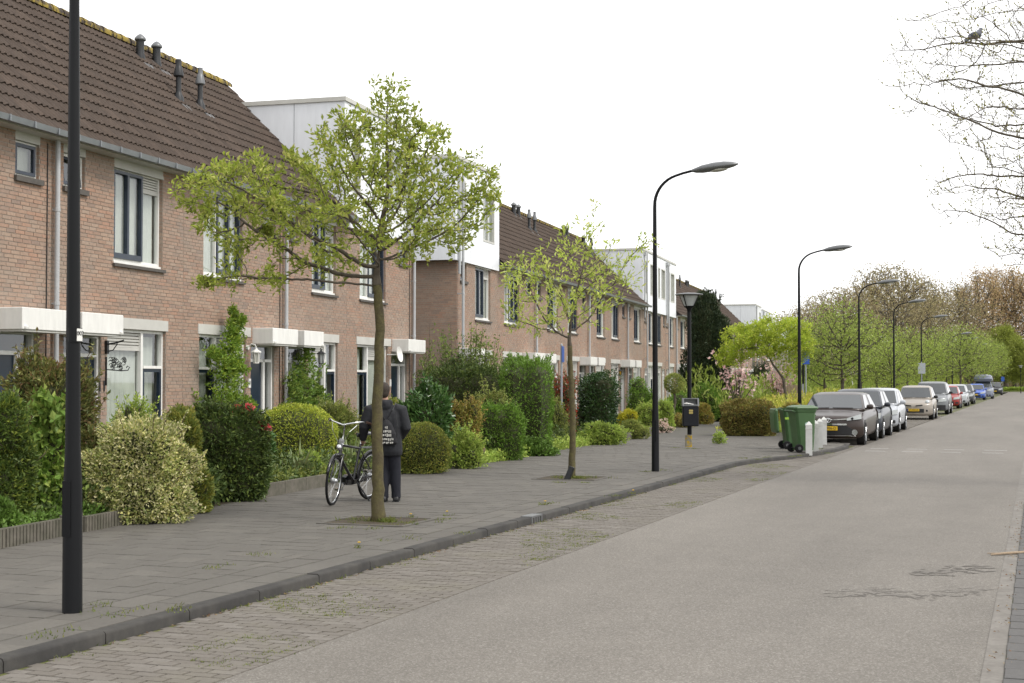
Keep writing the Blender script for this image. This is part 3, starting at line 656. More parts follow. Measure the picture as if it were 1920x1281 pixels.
        for k in range(1, nj):
            u = b0 + (b1 - b0) * k / nj
            if not any(x0 - .05 < u < x1 + .05 for x0, x1 in wins): MB().box(u - .005, u + .005, -.083, -.075, zb, z_).build('panel_joint', M['joint'], ea)
        cp = MB().box(b0 - .04, b1 + .04, -.12, dp + .04, bt - .1, bt); cp.build('coping', M['white2'], ea)
        for (a, b, c, d) in ops2:
            wn = empty('window', (0, 0, 0), 0, ea); fb = MB(); frame_bars(fb, a, b, c, d, -.09, .05, .06); (fb.box((a + b) / 2 - .025, (a + b) / 2 + .025, -.06, .05, c + .06, d - .06) if b - a > .7 else None); fb.build('frame', M['white2'], wn); glass(wn, a + .06, b - .06, c + .06, d - .06, -.02); room(wn, a, b, c, d); curtain(wn, a + .06, b - .06, c, d, .07, 'curtain', .02)
        for uu in ([b0 + .22] if door_low else [b1 - .22]): MB().tube([(uu, -.14, zb - .4), (uu, -.14, bt - .35)], .04, 10).box(uu - .09, uu + .09, -.22, -.085, bt - .35, bt - .18).build('rainwater_pipe', M['pipe'], ea, smooth=True)
    # number plate, bell, lamp
    du = X(1.44, 1.56)
    if num and detail == 2:
        um = (X(1.50, 1.50))[0]; np_ = MB().box(um - .05, um + .05, -.02, -.004, 1.62, 1.80).build('number_plate', M['white'], H)
        num.strip() and text_on('house_number', num, .13, M['black'], np_, Matrix.Translation((um, -.021, 1.71)) @ Matrix.Rotation(R(90), 4, 'X'))
        MB().box(um - .015, um + .015, -.02, -.004, 1.22, 1.30).build('doorbell', M['black'], H)
    if endwall in ('low', 'bricks'):
        v, q = brickwork(4.4, 0, 5.5, []); vv = v.copy(); vv[:, 0] = v[:, 1]; vv[:, 1] = .0 + v[:, 0]; b = link(bpy.data.objects.new('brickwork', np_mesh('brickwork', vv, q, M['brick'])), wall); b['kind'] = 'stuff'; b.location = (-.008, 0, 0)
    return H

V1 = [(3.09, .89, 'cap'), (3.76, .89, 'cap'), (2.94, .60, 'flue'), (3.92, .61, 'flue2')]
hs_ = []
T1 = [14.98, 19.13, 23.25, 27.46, 31.0, 35.5]
terrace_house(10.8, 14.98, True, 'terraced house just beyond the left edge of the picture', detail=1, endwall='low')
terrace_house(T1[0], T1[1], False, 'terraced house at the left edge, its white canopy half out of the picture', detail=2, tiles='single', num=None)
h1 = terrace_house(T1[1], T1[2], True, 'terraced house behind the nearest lamp post, black ornate bracket by its window', detail=2, tiles='single', num=None)
terrace_house(T1[2], T1[3], False, 'terraced house with a climber up its wall and a white lantern by the door', vents=V1, detail=2, tiles='single', num='9')
terrace_house(T1[3], T1[4], True, 'terraced house with a climbing rose by its door, left of the near white roof extension', detail=2, tiles='single', num=None, curt=False)
terrace_house(T1[4], T1[5], False, 'end terraced house with white roof extension behind the near tree crown', detail=2, box=(-.35, 4.05, 8.38), num=' ', endwall='pipe')
ZB = -.1
T2 = [39.35, 43.5, 48.1, 52.35, 56.5, 60.6, 64.6, 69.0]
terrace_house(T2[0], T2[1], True, 'end house with exposed brick side wall and a white roof extension', ZB, box=(-.4, 4.1, 8.42), detail=1, endwall='low')
D2L = ['first tiled house after the second white extension', 'second tiled house after the second white extension, behind the thin young tree', 'third tiled house after the second white extension, beside the grey sign pole', 'fourth tiled house of the middle terrace, behind the dark camellia', 'fifth tiled house of the middle terrace, a brass lantern by its door', 'last tiled house of the middle terrace, beside the wide white extension']
VB = {1: [], 2: [], 3: [(3.3, .93, 'cap'), (4.0, .93, 'cap'), (3.2, .73, 'flue2'), (4.05, .73, 'flue2')], 4: [], 5: [(3.6, .93, 'cap')], 6: [(.25, .93, 'cap'), (3.0, .88, 'cap'), (2.0, .7, 'flue')]}
for i in range(1, 7):
    terrace_house(T2[i], T2[i + 1], i % 2 == 0, D2L[i - 1], ZB, detail=1, vents=VB[i], gutter_end=(i == 6))
T3 = [69.0, 72.2, 75.4, 78.6]
for i in range(3):
    terrace_house(T3[i], T3[i + 1], i != 1, ['house below the near end of the wide white extension', 'house below the middle of the wide white extension, behind the second lamp post', 'house below the far end of the wide white extension, beside the tall conifer'][i], ZB,
                  box=(-.6 if i == 0 else 0.002, 3.2 if i < 2 else 3.0, 8.36 + .004 * i), detail=0, canopy=False)
T4 = [78.6 + 4.3 * i for i in range(10)]
for i in range(9):
    terrace_house(T4[i], T4[i + 1], i % 2 == 0, 'far terraced house with brown tiled roof, ' + ['first', 'second', 'third', 'fourth', 'fifth', 'sixth', 'seventh', 'eighth', 'ninth'][i] + ' beyond the wide white extension', ZB - .0, detail=0,
                  vents=([(3.8, .79, 'flue2')] if i == 3 else [(.9, .92, 'cap'), (1.7, .92, 'cap')] if i == 5 else [(1.9, .9, 'cap'), (3.2, .9, 'flue2'), (2.6, .78, 'flue2')] if i == 8 else []), gutter_end=(i == 8))
for (a, b, bt, l) in [(119.6, 124.2, 8.3, 'distant house with a white roof extension at the end of the brown roofs'), (125.5, 134.0, 8.15, 'distant house with the smaller white roof extension behind the round tree crown'), (149, 158, 7.75, 'farthest white house just left of the third lamp post')]:
    terrace_house(a, b, True, l, ZB, box=(0, b - a, bt), detail=0, canopy=False)
# black ornate bracket and hanging sign plate on the second house
BK = empty('wall_bracket', facade(T1[1] + 1.55, 0, 0), R(90) + HA); tag(BK, 'black ornate wrought iron bracket on the brick wall beside the window', 'bracket')
MB().box(-.03, .03, -.05, -.002, 2.2, 2.42).tube([(0, -.05, 2.36), (0, -.2, 2.38), (0, -.34, 2.42)], .014, 6).tube([(0, -.04, 2.24), (0, -.14, 2.26), (0, -.22, 2.36), (0, -.2, 2.4)], .01, 6).build('arm', M['black'], BK)
sc_ = MB().box(-.008, .008, -.03, -.005, 1.68, 2.15)
for k in range(26):
    cy, cz = -random.uniform(.04, .36), 2.03 + random.uniform(-.07, .09); sc_.tube([(0, cy + .035 * math.cos(a), cz + .03 * math.sin(a)) for a in np.linspace(0, 5, 7)], .006, 4)
sc_.tube([(0, -.03, 1.94), (0, -.3, 1.92), (0, -.42, 1.93), (0, -.45, 1.98), (0, -.41, 2.0), (0, -.39, 1.97)], .009, 5); sc_.build('scrollwork', M['black'], BK)
n11 = empty('house_number', facade(T1[1] + 1.5, 0, 0), R(90) + HA); tag(n11, 'dark house number 11 fixed to the brick wall under the iron bracket', 'house number')
text_on('digits', '11', .26, M['black'], n11, Matrix.Translation((-.06, -.012, 1.66)) @ Matrix.Rotation(R(90), 4, 'X'), .006)
def lantern(t, z, m, label, hz=0):
    L = empty('wall_lantern', facade(t, 0, hz), R(90) + HA); tag(L, label, 'lantern')
    MB().lathe([(.045, -.02), (.045, .02)], 12, Matrix.Translation((0, -.015, z + .2)) @ Matrix.Rotation(R(90), 4, 'X')).tube([(0, -.02, z + .2), (0, -.09, z + .27), (0, -.17, z + .26), (0, -.2, z + .2)], .012, 6).build('bracket', M[m], L)
    MB().lathe([(.001, .2), (.02, .19), (.03, .16), (.095, .12), (.1, .1), (.085, .1)], 6, Matrix.Translation((0, -.2, z))).lathe([(.05, -.12), (.06, -.11), (.055, -.1)], 6, Matrix.Translation((0, -.2, z))).build('cap', M[m], L)
    fr_ = MB()
    for k in range(6): a = k * math.pi / 3; fr_.tube([(.08 * math.cos(a), -.2 + .08 * math.sin(a), z + .1), (.052 * math.cos(a), -.2 + .052 * math.sin(a), z - .1)], .006, 4)
    fr_.build('cage', M[m], L); MB().lathe([(.045, -.1), (.07, .1)], 6, Matrix.Translation((0, -.2, z))).build('lamp_glass', M['blind'] if m == 'white' else (M['dandg'] if hz else M['frost']), L)
M['frost'] = mat('frosted_glass', (.48, .50, .50), rough=.5); M['dandg'] = mat('amber_glass', (.45, .26, .03), rough=.2)
lantern(T1[3] - 1.62, 2.22, 'white', 'white carriage lantern on the brick wall beside the blue front door'); lantern(T1[3] + 1.6, 2.25, 'black', 'small dark lantern under the canopy beside the climbing rose')
lantern(60.6 + 1.6, 2.2, 'black', 'dark lantern with amber glass on the brick wall above the camellia', ZB)
for (t, l) in [(T1[4] + 2.66, 'white satellite dish under the canopy of the end house')]:
    S = empty('satellite_dish', facade(t, 0, 0), R(90) + HA); tag(S, l, 'dish')
    MB().lathe([(.001, 0), (.08, .008), (.15, .03), (.2, .06), (.2, .066), (.15, .038), (.08, .016), (.001, .008)], 18, Matrix.Translation((0, -.28, 2.42)) @ Matrix.Rotation(R(80), 4, 'X')).build('reflector', M['white'], S, smooth=True); MB().tube([(0, 0, 2.42), (0, -.27, 2.42)], .015, 6).build('arm', M['white'], S)
# ================================================================ plants
def unit(v): return v / np.maximum(np.linalg.norm(v, axis=-1, keepdims=True), 1e-9)
def leaf_np(P, D, size, width=.45, fold=.18, jit=.35):
    """folded two-triangle leaves at P pointing along D"""
    n = len(P); size = size * 1.12; L = size * RNG.uniform(1 - jit, 1 + jit, n)[:, None]; D = unit(D); a = unit(np.cross(D, RNG.normal(0, 1, (n, 3)))); b = np.cross(D, a)
    v = np.zeros((n, 4, 3)); v[:, 0] = P; v[:, 2] = P + D * L
    m = P + D * L * .48 + b * L * fold; v[:, 1] = m + a * L * width * .5; v[:, 3] = m - a * L * width * .5
    f = np.array([(0, 1, 2), (0, 2, 3)])[None] + (np.arange(n) * 4)[:, None, None]
    return v.reshape(-1, 3), f.reshape(-1, 3)
def lumps(rng, k=7, f=(1.5, 5), amp=.10):
    K = unit(rng.normal(0, 1, (k, 3))) * rng.uniform(f[0], f[1], (k, 1)); ph = rng.uniform(0, 6.28, k); am = amp * rng.uniform(.4, 1, k) / np.sqrt(np.linalg.norm(K, axis=1))
    return lambda d: 1 + (np.cos(d @ K.T + ph) * am).sum(1)
LEAF = {}
GAIN = {}
def LM(name, cols, trans=.3, **k):
    g = {'box': 2.9, 'olive': 2.5, 'brownish': 2.4, 'light': 2.2, 'yew': 2.3, 'thuja': 2.2, 'loose': 2.3, 'pink': 1.1, 'rhodo': 1.1, 'paleflower': 1.1, 'yellow': 1.2, 'euon': 1.35, 'bud': 1.3, 'treeA': 1.75, 'treeB': 1.65, 'treeC': 1.6, 'spring': 1.5, 'wood1': 2.3, 'wood2': 1.75, 'wood3': 1.55, 'conifer': 1.6}.get(name, 2.0)
    tint = (1.32, .95, .95) if name in ('hydra', 'climb', 'ivy', 'bright', 'laurel', 'tall', 'rose', 'hedge') else (1.0, 1.06, .95) if name in ('treeB', 'spring') else (1.12, 1.0, .95)
    cols = [tuple(min(.8, c * g * q) for c, q in zip(x, tint)) for x in cols]; LEAF[name] = leaf_mat(name + '_leaf', cols, trans, **k); return LEAF[name]
LM('yew', [(.028, .05, .012), (.04, .07, .015), (.06, .095, .018), (.02, .036, .01), (.09, .12, .02)], .2)
LM('thuja', [(.055, .075, .022), (.075, .095, .03), (.09, .085, .03), (.045, .06, .02), (.11, .12, .035), (.085, .06, .03)], .15)
LM('olive', [(.06, .085, .018), (.09, .115, .022), (.045, .065, .016), (.13, .135, .028)], .2)
LM('hydra', [(.07, .16, .03), (.10, .20, .04), (.055, .12, .025), (.13, .22, .05)], .4)
LM('euon', [(.42, .45, .25), (.52, .53, .33), (.16, .22, .06), (.32, .37, .13), (.11, .17, .05), (.46, .48, .20)], .25)
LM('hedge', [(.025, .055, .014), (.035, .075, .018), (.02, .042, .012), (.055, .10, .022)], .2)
LM('box', [(.10, .14, .018), (.14, .175, .022), (.075, .11, .018), (.18, .20, .03), (.06, .085, .016)], .25)
LM('climb', [(.06, .14, .018), (.09, .19, .025), (.045, .10, .015), (.13, .23, .03)], .35)
LM('rose', [(.05, .12, .02), (.075, .16, .028), (.04, .09, .018), (.10, .18, .035)], .35)
LM('loose', [(.085, .12, .03), (.12, .15, .04), (.06, .09, .022), (.15, .17, .05)], .3)
LM('brownish', [(.10, .11, .025), (.14, .12, .03), (.075, .08, .02), (.15, .10, .035), (.11, .14, .03)], .25)
LM('laurel', [(.022, .065, .018), (.03, .09, .022), (.018, .05, .014), (.045, .11, .03)], .15, rough=.22, spec=.6)
LM('camellia', [(.014, .034, .012), (.02, .046, .014), (.03, .06, .018)], .12, rough=.25, spec=.6)
LM('tall', [(.05, .10, .025), (.075, .14, .03), (.04, .08, .02), (.10, .17, .04)], .3)
LM('bright', [(.055, .14, .02), (.08, .18, .025), (.04, .10, .016)], .25)
LM('yellow', [(.28, .30, .02), (.36, .35, .03), (.20, .24, .02)], .3)
LM('light', [(.12, .19, .035), (.16, .23, .05), (.09, .14, .03), (.20, .26, .06)], .35)
LM('conifer', [(.016, .030, .014), (.022, .038, .018), (.012, .024, .011), (.03, .045, .02)], .1)
LM('redhedge', [(.085, .092, .025), (.12, .105, .03), (.10, .068, .025), (.075, .10, .022), (.13, .13, .035)], .25)
LM('photinia', [(.22, .03, .02), (.14, .03, .02), (.10, .06, .03), (.07, .08, .03), (.05, .08, .025)], .25)
LM('treeA', [(.145, .20, .03), (.20, .255, .045), (.105, .155, .024), (.27, .30, .09), (.13, .18, .028)], .42)
LM('treeB', [(.25, .29, .055), (.32, .34, .08), (.20, .25, .045), (.38, .36, .15)], .42)
LM('treeC', [(.20, .29, .03), (.26, .34, .04), (.15, .23, .025), (.31, .37, .06)], .42)
LM('spring', [(.175, .215, .045), (.215, .255, .055), (.14, .175, .035), (.27, .29, .09)], .4)
LM('bud', [(.22, .25, .05), (.28, .28, .07), (.16, .19, .04)], .3)
LM('wood1', [(.115, .11, .06), (.13, .11, .065), (.10, .092, .05), (.14, .14, .065)], .25)
LM('wood2', [(.205, .155, .09), (.23, .175, .10), (.18, .145, .08), (.19, .17, .085)], .25)
LM('wood3', [(.16, .21, .04), (.20, .25, .05), (.13, .17, .035)], .35)
LM('pink', [(.60, .46, .47), (.66, .55, .55), (.68, .62, .61), (.55, .38, .41)], .35)
LM('rhodo', [(.60, .07, .09), (.68, .14, .16), (.55, .04, .06), (.66, .25, .25)], .3)
LM('paleflower', [(.6, .5, .45), (.65, .58, .5), (.5, .45, .4)], .3)
LM('blade', [(.07, .10, .045), (.10, .13, .06), (.055, .08, .04), (.13, .15, .07)], .15)
LM('ivy', [(.04, .10, .018), (.06, .14, .025), (.035, .08, .016)], .25)
LM('grasshedge', [(.20, .24, .035), (.25, .27, .05), (.15, .19, .03), (.28, .26, .08)], .3)
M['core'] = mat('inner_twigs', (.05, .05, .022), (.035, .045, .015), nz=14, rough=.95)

def add_leaves(par, name, v, f, m, kind='stuff'):
    o = link(bpy.data.objects.new(name, np_mesh(name, v, f, m)), par); o['kind'] = kind; return o
def shrub(name, label, x0, x1, ytop, ybase, leaf, n, size, width=.45, e=2.3, dr=.85, lump=.13, shell=.22, up=.3, cat='shrub', core=.78, cz=.45, group=None, z0=PZ, low=.02, seed=None, outw=1.0, fold=.18, sprigs=0):
    rng = np.random.default_rng(seed if seed is not None else int(abs(x0) * 7 + ytop))
    b = gp((x0 + x1) / 2, ybase, z0); s = ppm(b); W = (x1 - x0) / s * 1.03; D = W * dr; k = 1 + D / 2 * s / FPX; W *= k; H = (ybase - ytop) / s * k * (.90 if e < 3 and lump > .06 else 1)
    vd = Vector((b[0], b[1], 0)).normalized(); ctr = Vector((b[0], b[1], z0)) + vd * (D / 2); E = empty(name, ctr, math.atan2(-vd.x, vd.y)); tag(E, label, cat, group)
    lf = lumps(rng, 9, (2, 7), lump)
    if e >= 3:                                      # clipped block
        C_ = np.zeros((1, 3)); R_ = np.ones((1, 3))
    elif lump <= .06:                               # clipped ball or dome
        C_ = np.zeros((1, 3)); R_ = np.ones((1, 3))
    else:                                           # several overlapping clumps of unequal size
        K = 9; C_ = unit(rng.normal(0, 1, (K, 3))) * rng.uniform(.25, .5, (K, 1)) * np.array([1, 1, 1.05]); R_ = rng.uniform(.42, .66, (K, 1)) * np.array([1, 1, 1]) * np.ones((K, 3))
        for q in range(4): C_[q] = [(-.42, .1, -.5), (.42, -.1, -.55), (0, -.35, -.45), (0, .3, .2)][q] + rng.normal(0, .08, 3)
        ext = np.abs(C_[:, :2]) + R_[:, :2]; sc = 1 / ext.max(); top_ = (C_[:, 2] + R_[:, 2]).max(); C_[:, :2] *= sc; R_[:, :2] *= sc; zs = 2 / (top_ + 1); C_[:, 2] = (C_[:, 2] + 1) * zs - 1; R_[:, 2] *= zs
    def raw(k, d, t): return C_[k] + d * ((np.abs(d) ** e).sum(1) ** (-1 / e) * lf(d * 1.7 + k[:, None] * .7) * t)[:, None] * R_[k]
    def spread(p):
        p = p.copy()
        if len(C_) == 1:
            lo_ = np.clip(-p[:, 2], 0, .999); wid = np.where(p[:, 2] < 0, (1 - .10 * lo_) / np.maximum((1 - lo_ ** e) ** (1 / e), .25), 1); p[:, :2] *= wid[:, None]
            return np.stack([p[:, 0] * W / 2, p[:, 1] * D / 2, H * cz + p[:, 2] * np.where(p[:, 2] > 0, H * (1 - cz), H * max(cz, .5))], 1)
        return np.stack([p[:, 0] * W / 2, p[:, 1] * D / 2, H * (p[:, 2] + 1) / 2], 1)
    def sample(m, t):
        wk = R_.prod(1) ** .67; k = rng.choice(len(C_), m, p=wk / wk.sum()); d = unit(rng.normal(0, 1, (m, 3))); p = raw(k, d, t); keep = np.ones(m, bool)
        for q in range(len(C_)): keep &= (k == q) | (((p - C_[q]) / R_[q] / .74) ** 2).sum(1) .__gt__(1)
        P = spread(p); keep &= P[:, 2] > low; return P[keep], d[keep]
    Ps, ds = [], []; got = 0
    while got < n:
        m = int(n * .8) + 50; P, d = sample(m, np.clip(1 - np.abs(rng.normal(0, shell, m)) * .8, .3, 1.08)); Ps.append(P); ds.append(d); got += len(P)
    P = np.concatenate(Ps)[:n]; d = np.concatenate(ds)[:n]
    nd = d * outw + rng.normal(0, .65, d.shape) + np.array([0, 0, up])
    v, f = leaf_np(P, nd, size, width, fold); add_leaves(E, 'foliage', v, f, LEAF[leaf])
    # woody inside
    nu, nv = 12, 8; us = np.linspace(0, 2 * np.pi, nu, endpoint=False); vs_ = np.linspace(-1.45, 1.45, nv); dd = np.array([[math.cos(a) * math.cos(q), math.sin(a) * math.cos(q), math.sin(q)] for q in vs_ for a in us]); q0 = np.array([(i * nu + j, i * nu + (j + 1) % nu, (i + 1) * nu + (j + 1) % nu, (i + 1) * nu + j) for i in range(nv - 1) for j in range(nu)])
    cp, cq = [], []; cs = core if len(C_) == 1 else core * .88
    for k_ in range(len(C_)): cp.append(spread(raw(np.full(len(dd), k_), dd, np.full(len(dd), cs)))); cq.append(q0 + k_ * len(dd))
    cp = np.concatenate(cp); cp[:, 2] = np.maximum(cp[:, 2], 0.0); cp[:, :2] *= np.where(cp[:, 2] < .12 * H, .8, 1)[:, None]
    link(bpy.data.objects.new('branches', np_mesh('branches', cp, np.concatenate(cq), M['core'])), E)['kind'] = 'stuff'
    if e >= 3: sprigs = 70
    if sprigs:
        p1, dd = sample(sprigs * 3, np.full(sprigs * 3, 1.0)); o_ = np.argsort(-dd[:, 2] + rng.normal(0, .5, len(dd)))[:sprigs]; p0 = p1[o_] - dd[o_] * .05; p1 = p1[o_] + (dd[o_] * .6 + np.array([0, 0, .7])) * rng.uniform(.05, .20, (len(o_), 1)) * H ** .5 * (.4 if e >= 3 else 1); tw = MB(); PP, DD = [], []
        for a_, c_ in zip(p0, p1):
            tw.tube([a_, (a_ + c_) / 2 + rng.normal(0, .02, 3), c_], [.006, .005, .003], 4)
            for q_ in np.linspace(.2, 1, 7): PP += [a_ + (c_ - a_) * q_] * 3; DD += list(rng.normal(0, .8, (3, 3)) + (c_ - a_) * 1.5)
        if PP: tw.build('sprigs', M['twig'], E)['kind'] = 'stuff'; v, f = leaf_np(np.array(PP), np.array(DD), size, width, fold); add_leaves(E, 'sprig_leaves', v, f, LEAF[leaf])
    return E

def grow(attr, nodes, parents, di, dk, step, iters=90, rng=RNG, grav=(0, 0, 0)):
    nodes = [np.array(p, float) for p in nodes]; parents = list(parents); A = np.array(attr); alive = np.ones(len(A), bool)
    N = np.array(nodes); d2 = np.linalg.norm(A[:, None] - N[None], axis=2); near = d2.argmin(1); nd = d2.min(1); g = np.array(grav)
    for _ in range(iters):
        act = alive & (nd < di)
        if not act.any(): break
        new = []; base = len(nodes); idx = near[act]; dirs = unit(A[act] - np.array(nodes)[idx]); order = np.argsort(idx); ids, st = np.unique(idx[order], return_index=True); sums = np.add.reduceat(dirs[order], st, axis=0)
        for i, s in zip(ids, sums):
            s = s / max(np.linalg.norm(s), 1e-6) + g + rng.normal(0, .10, 3); s /= max(np.linalg.norm(s), 1e-6); new.append(nodes[i] + s * step); parents.append(int(i))
        nodes += new; Nn = np.array(new); dd = np.linalg.norm(A[:, None] - Nn[None], axis=2); m = dd.min(1); am = dd.argmin(1); up_ = m < nd; near[up_] = base + am[up_]; nd = np.minimum(nd, m); alive &= nd > dk
        if len(nodes) > 9000: break
    return np.array(nodes), np.array(parents)
def limb_radii(nodes, parents, tip, p=2.35, rmax=None):
    n = len(nodes); acc = np.zeros(n); ch = np.zeros(n, int)
    for i in range(n - 1, 0, -1):
        r_ = acc[i] ** (1 / p) if acc[i] > 0 else tip; acc[i] = r_ ** p; acc[parents[i]] += acc[i]; ch[parents[i]] += 1
    r_ = np.maximum(acc, tip ** p) ** (1 / p)
    if rmax: r_ = np.minimum(r_ * (rmax / r_[0]) ** np.clip((r_ - tip) / max(r_[0] - tip, 1e-6), 0, 1), rmax)
    return r_, ch
def limb_mesh(nodes, parents, rad, name, m, minr=0):
    V, F, k = [], [], 0
    for sides, lo, hi in ((8, .03, 9), (5, .009, .03), (3, minr, .009)):
        sel = [i for i in range(1, len(nodes)) if lo <= rad[i] < hi]
        if not sel: continue
        sel = np.array(sel); a = nodes[parents[sel]]; b = nodes[sel]; ra = np.minimum(rad[parents[sel]], rad[sel] * 1.35); rb = rad[sel]; d = unit(b - a); b = b + d * (rb * .4)[:, None]
        x = unit(np.cross(d, np.where(np.abs(d[:, 2:3]) > .9, np.array([[1., 0, 0]]), np.array([[0, 0, 1.]])))); y = np.cross(d, x); th = np.linspace(0, 2 * np.pi, sides, endpoint=False)
        ring = x[:, None] * np.cos(th)[None, :, None] + y[:, None] * np.sin(th)[None, :, None]; v = np.concatenate([a[:, None] + ring * ra[:, None, None], b[:, None] + ring * rb[:, None, None]], 1)
        q = np.array([(j, (j + 1) % sides, sides + (j + 1) % sides, sides + j) for j in range(sides)])[None] + (np.arange(len(sel)) * 2 * sides)[:, None, None] + k
        V.append(v.reshape(-1, 3)); F.append(q.reshape(-1, 4)); k += len(sel) * 2 * sides
    me = np_mesh(name, np.concatenate(V), np.concatenate(F), m); me.polygons.foreach_set('use_smooth', [True] * len(me.polygons)); return me
def ell(rng, n, c, r_, hollow=0.0):
    d = unit(rng.normal(0, 1, (n, 3))); t = rng.uniform(hollow, 1, n) ** (1 / 3) if hollow == 0 else rng.uniform(hollow, 1, n); return np.array(c) + d * t[:, None] * np.array(r_)
def tree(name, label, loc, rz, trunk, attr, leaf, n_leaf, lsize, tip=.004, r0=.08, di=1.2, dk=.12, step=.07, bark='bark', cat='tree', seed=1, lwidth=.5, leaf_r=.010, up=.25, spread=.05, group=None, grav=(0, 0, .0), p=2.35, droop=0.0):
    rng = np.random.default_rng(seed); E = empty(name, loc, rz); tag(E, label, cat, group)
    T = [np.array(trunk[0], float)]
    for a, b in zip(trunk[:-1], trunk[1:]):
        a, b = np.array(a, float), np.array(b, float); k = max(1, int(np.linalg.norm(b - a) / (step * 1.6)))
        for i in range(1, k + 1): T.append(a + (b - a) * i / k + (rng.normal(0, .004, 3) if i < k else 0))
    nt_ = len(T); nodes, par = grow(attr, T, [0] + list(range(nt_ - 1)), di, dk, step, rng=rng, grav=grav)
    rad, ch = limb_radii(nodes, par, tip, p)
    # trunk: smooth taper from r0 to what the crown asks for
    rt = rad[nt_ - 1]
    sub = np.where(par[nt_:] < nt_)[0]; fork = int(min(par[nt_:][sub])) if len(sub) else nt_ - 1; fork = max(fork, 3)
    for i in range(nt_):
        g_ = i / max(fork, 1); rad[i] = r0 * (1 - .28 * g_) if i <= fork else min(rad[i], r0 * .72 * max(.12, 1 - (i - fork) / max(nt_ - fork, 1)) ** .8)
        rad[i] *= 1 + .35 * math.exp(-i / 1.6)
    lim = rad[:nt_].copy(); rad = np.minimum(rad, r0 * .62); rad[:nt_] = lim; tn = MB(); tn.tube([nodes[i] for i in range(fork + 1)], [rad[i] for i in range(fork + 1)], 12); tn.build('trunk', M[bark], E, smooth='all')
    r2 = rad.copy(); r2[:fork + 1] = 99
    link(bpy.data.objects.new('limbs', limb_mesh(nodes, par, r2, 'limbs', M[bark] if bark != 'bark' else M['bark2'])), E)
    if n_leaf:
        tips = np.where((rad < leaf_r) & (np.arange(len(nodes)) >= nt_))[0]; w = np.where(ch[tips] == 0, 3.0, 1.0); c = rng.choice(tips, n_leaf, p=w / w.sum())
        dv = unit(nodes[c] - nodes[par[c]]); P = nodes[c] + rng.normal(0, spread, (n_leaf, 3)); D = dv * .8 + rng.normal(0, .7, (n_leaf, 3)) + np.array([0, 0, up - droop])
        v, f = leaf_np(P, D, lsize, lwidth); add_leaves(E, 'crown', v, f, LEAF[leaf])
    return E

# ---- street trees
def tree_pit(p, label):
    e = empty('tree_pit', (p[0], p[1], PZ)); tag(e, label, 'tree pit'); MB().box(-.5, .5, -.45, .45, -.02, .006).build('earth', M['soil'], e)
    fr_ = MB(); fr_.box(-.56, .56, -.51, -.45, -.02, .012).box(-.56, .56, .45, .51, -.02, .012).box(-.56, -.5, -.45, .45, -.02, .012).box(.5, .56, -.45, .45, -.02, .012); fr_.build('edging', M['slab'], e)
    link(bpy.data.objects.new('weeds', blades([(random.gauss(0, .25), random.gauss(0, .2), 0) for _ in range(26)] + [(.14 + random.gauss(0, .05), -.08, 0) for _ in range(36)], .055, .006, 8, .03, M['weed'], 'weeds', .8)), e)['kind'] = 'stuff'
rg = np.random.default_rng(5)
bA = gpp(709, 978)
atA = np.concatenate([ell(rg, 620, (-.55, 0, 3.72), (1.9, 1.45, .85)), ell(rg, 300, (.0, 0, 4.35), (1.0, .9, .7)), ell(rg, 110, (.1, 0, 4.95), (.38, .36, .42)), ell(rg, 130, (-1.75, 0, 4.0), (.75, .7, .45)), ell(rg, 200, (.8, 0, 3.85), (.68, .8, .6)), ell(rg, 40, (-.4, 0, 4.8), (.25, .3, .28)), ell(rg, 60, (-1.4, -.2, 2.85), (.8, .5, .16)), ell(rg, 40, (1.25, 0, 4.1), (.2, .3, .4))])
tree('street_tree', 'young street tree with mossy trunk and full fresh green crown, nearest to the camera', (bA[0], bA[1], PZ - .02), YAW, [(0, 0, 0), (-.015, 0, 1.2), (.02, 0, 2.3), (-.03, .02, 2.95), (.0, 0, 3.25)], atA, 'treeA', 13500, .062, tip=.0038, r0=.073, di=1.9, dk=.12, step=.06, seed=3, group='young street trees on the pavement', leaf_r=.010, spread=.04, lwidth=.42, p=2.2)
tree_pit(bA, 'square earth pit with weeds round the mossy tree trunk')
bB = gpp(1072, 897)
atB = np.concatenate([ell(rg, 220, (-.15, 0, 3.25), (1.2, 1.0, .75)), ell(rg, 90, (.2, 0, 4.0), (.65, .5, .55)), ell(rg, 16, (.42, 0, 4.75), (.12, .1, .2)), ell(rg, 60, (.75, 0, 3.5), (.65, .5, .5)), ell(rg, 14, (1.2, 0, 4.0), (.35, .3, .3)), ell(rg, 40, (-.8, 0, 3.6), (.5, .4, .4)), ell(rg, 24, (-.6, 0, 2.6), (.6, .5, .2))])
tree('street_tree', 'thin young street tree with sparse yellow green leaves beside a leaning black stake', (bB[0], bB[1], PZ - .02), YAW, [(0, 0, 0), (.02, 0, 1.0), (-.02, 0, 1.95), (-.03, 0, 2.3)], atB, 'treeB', 2500, .074, tip=.0036, r0=.058, di=2.2, dk=.16, step=.07, seed=8, group='young street trees on the pavement', leaf_r=.010, spread=.05, lwidth=.34, grav=(0, 0, .12), p=2.2)
tree_pit(bB, 'square earth pit at the foot of the thin young tree')
sk = gpp(1063, 900); tag(MB().bbox(-.045, .045, -.04, .04, -.02, .24, .008, T=Matrix.Rotation(R(22), 4, FH)).build('short_stake', M['black'], None, (sk[0], sk[1], PZ)), 'short black stake leaning against the thin young tree', 'stake')
bC = gpp(1478, 800)
atC = np.concatenate([ell(rg, 420, (-1.0, 0, 3.25), (1.6, 1.3, .72)), ell(rg, 380, (-.35, 0, 3.5), (1.3, 1.2, .65)), ell(rg, 140, (-2.1, 0, 2.65), (.6, .6, .5)), ell(rg, 120, (.55, 0, 3.0), (.5, .6, .5))])
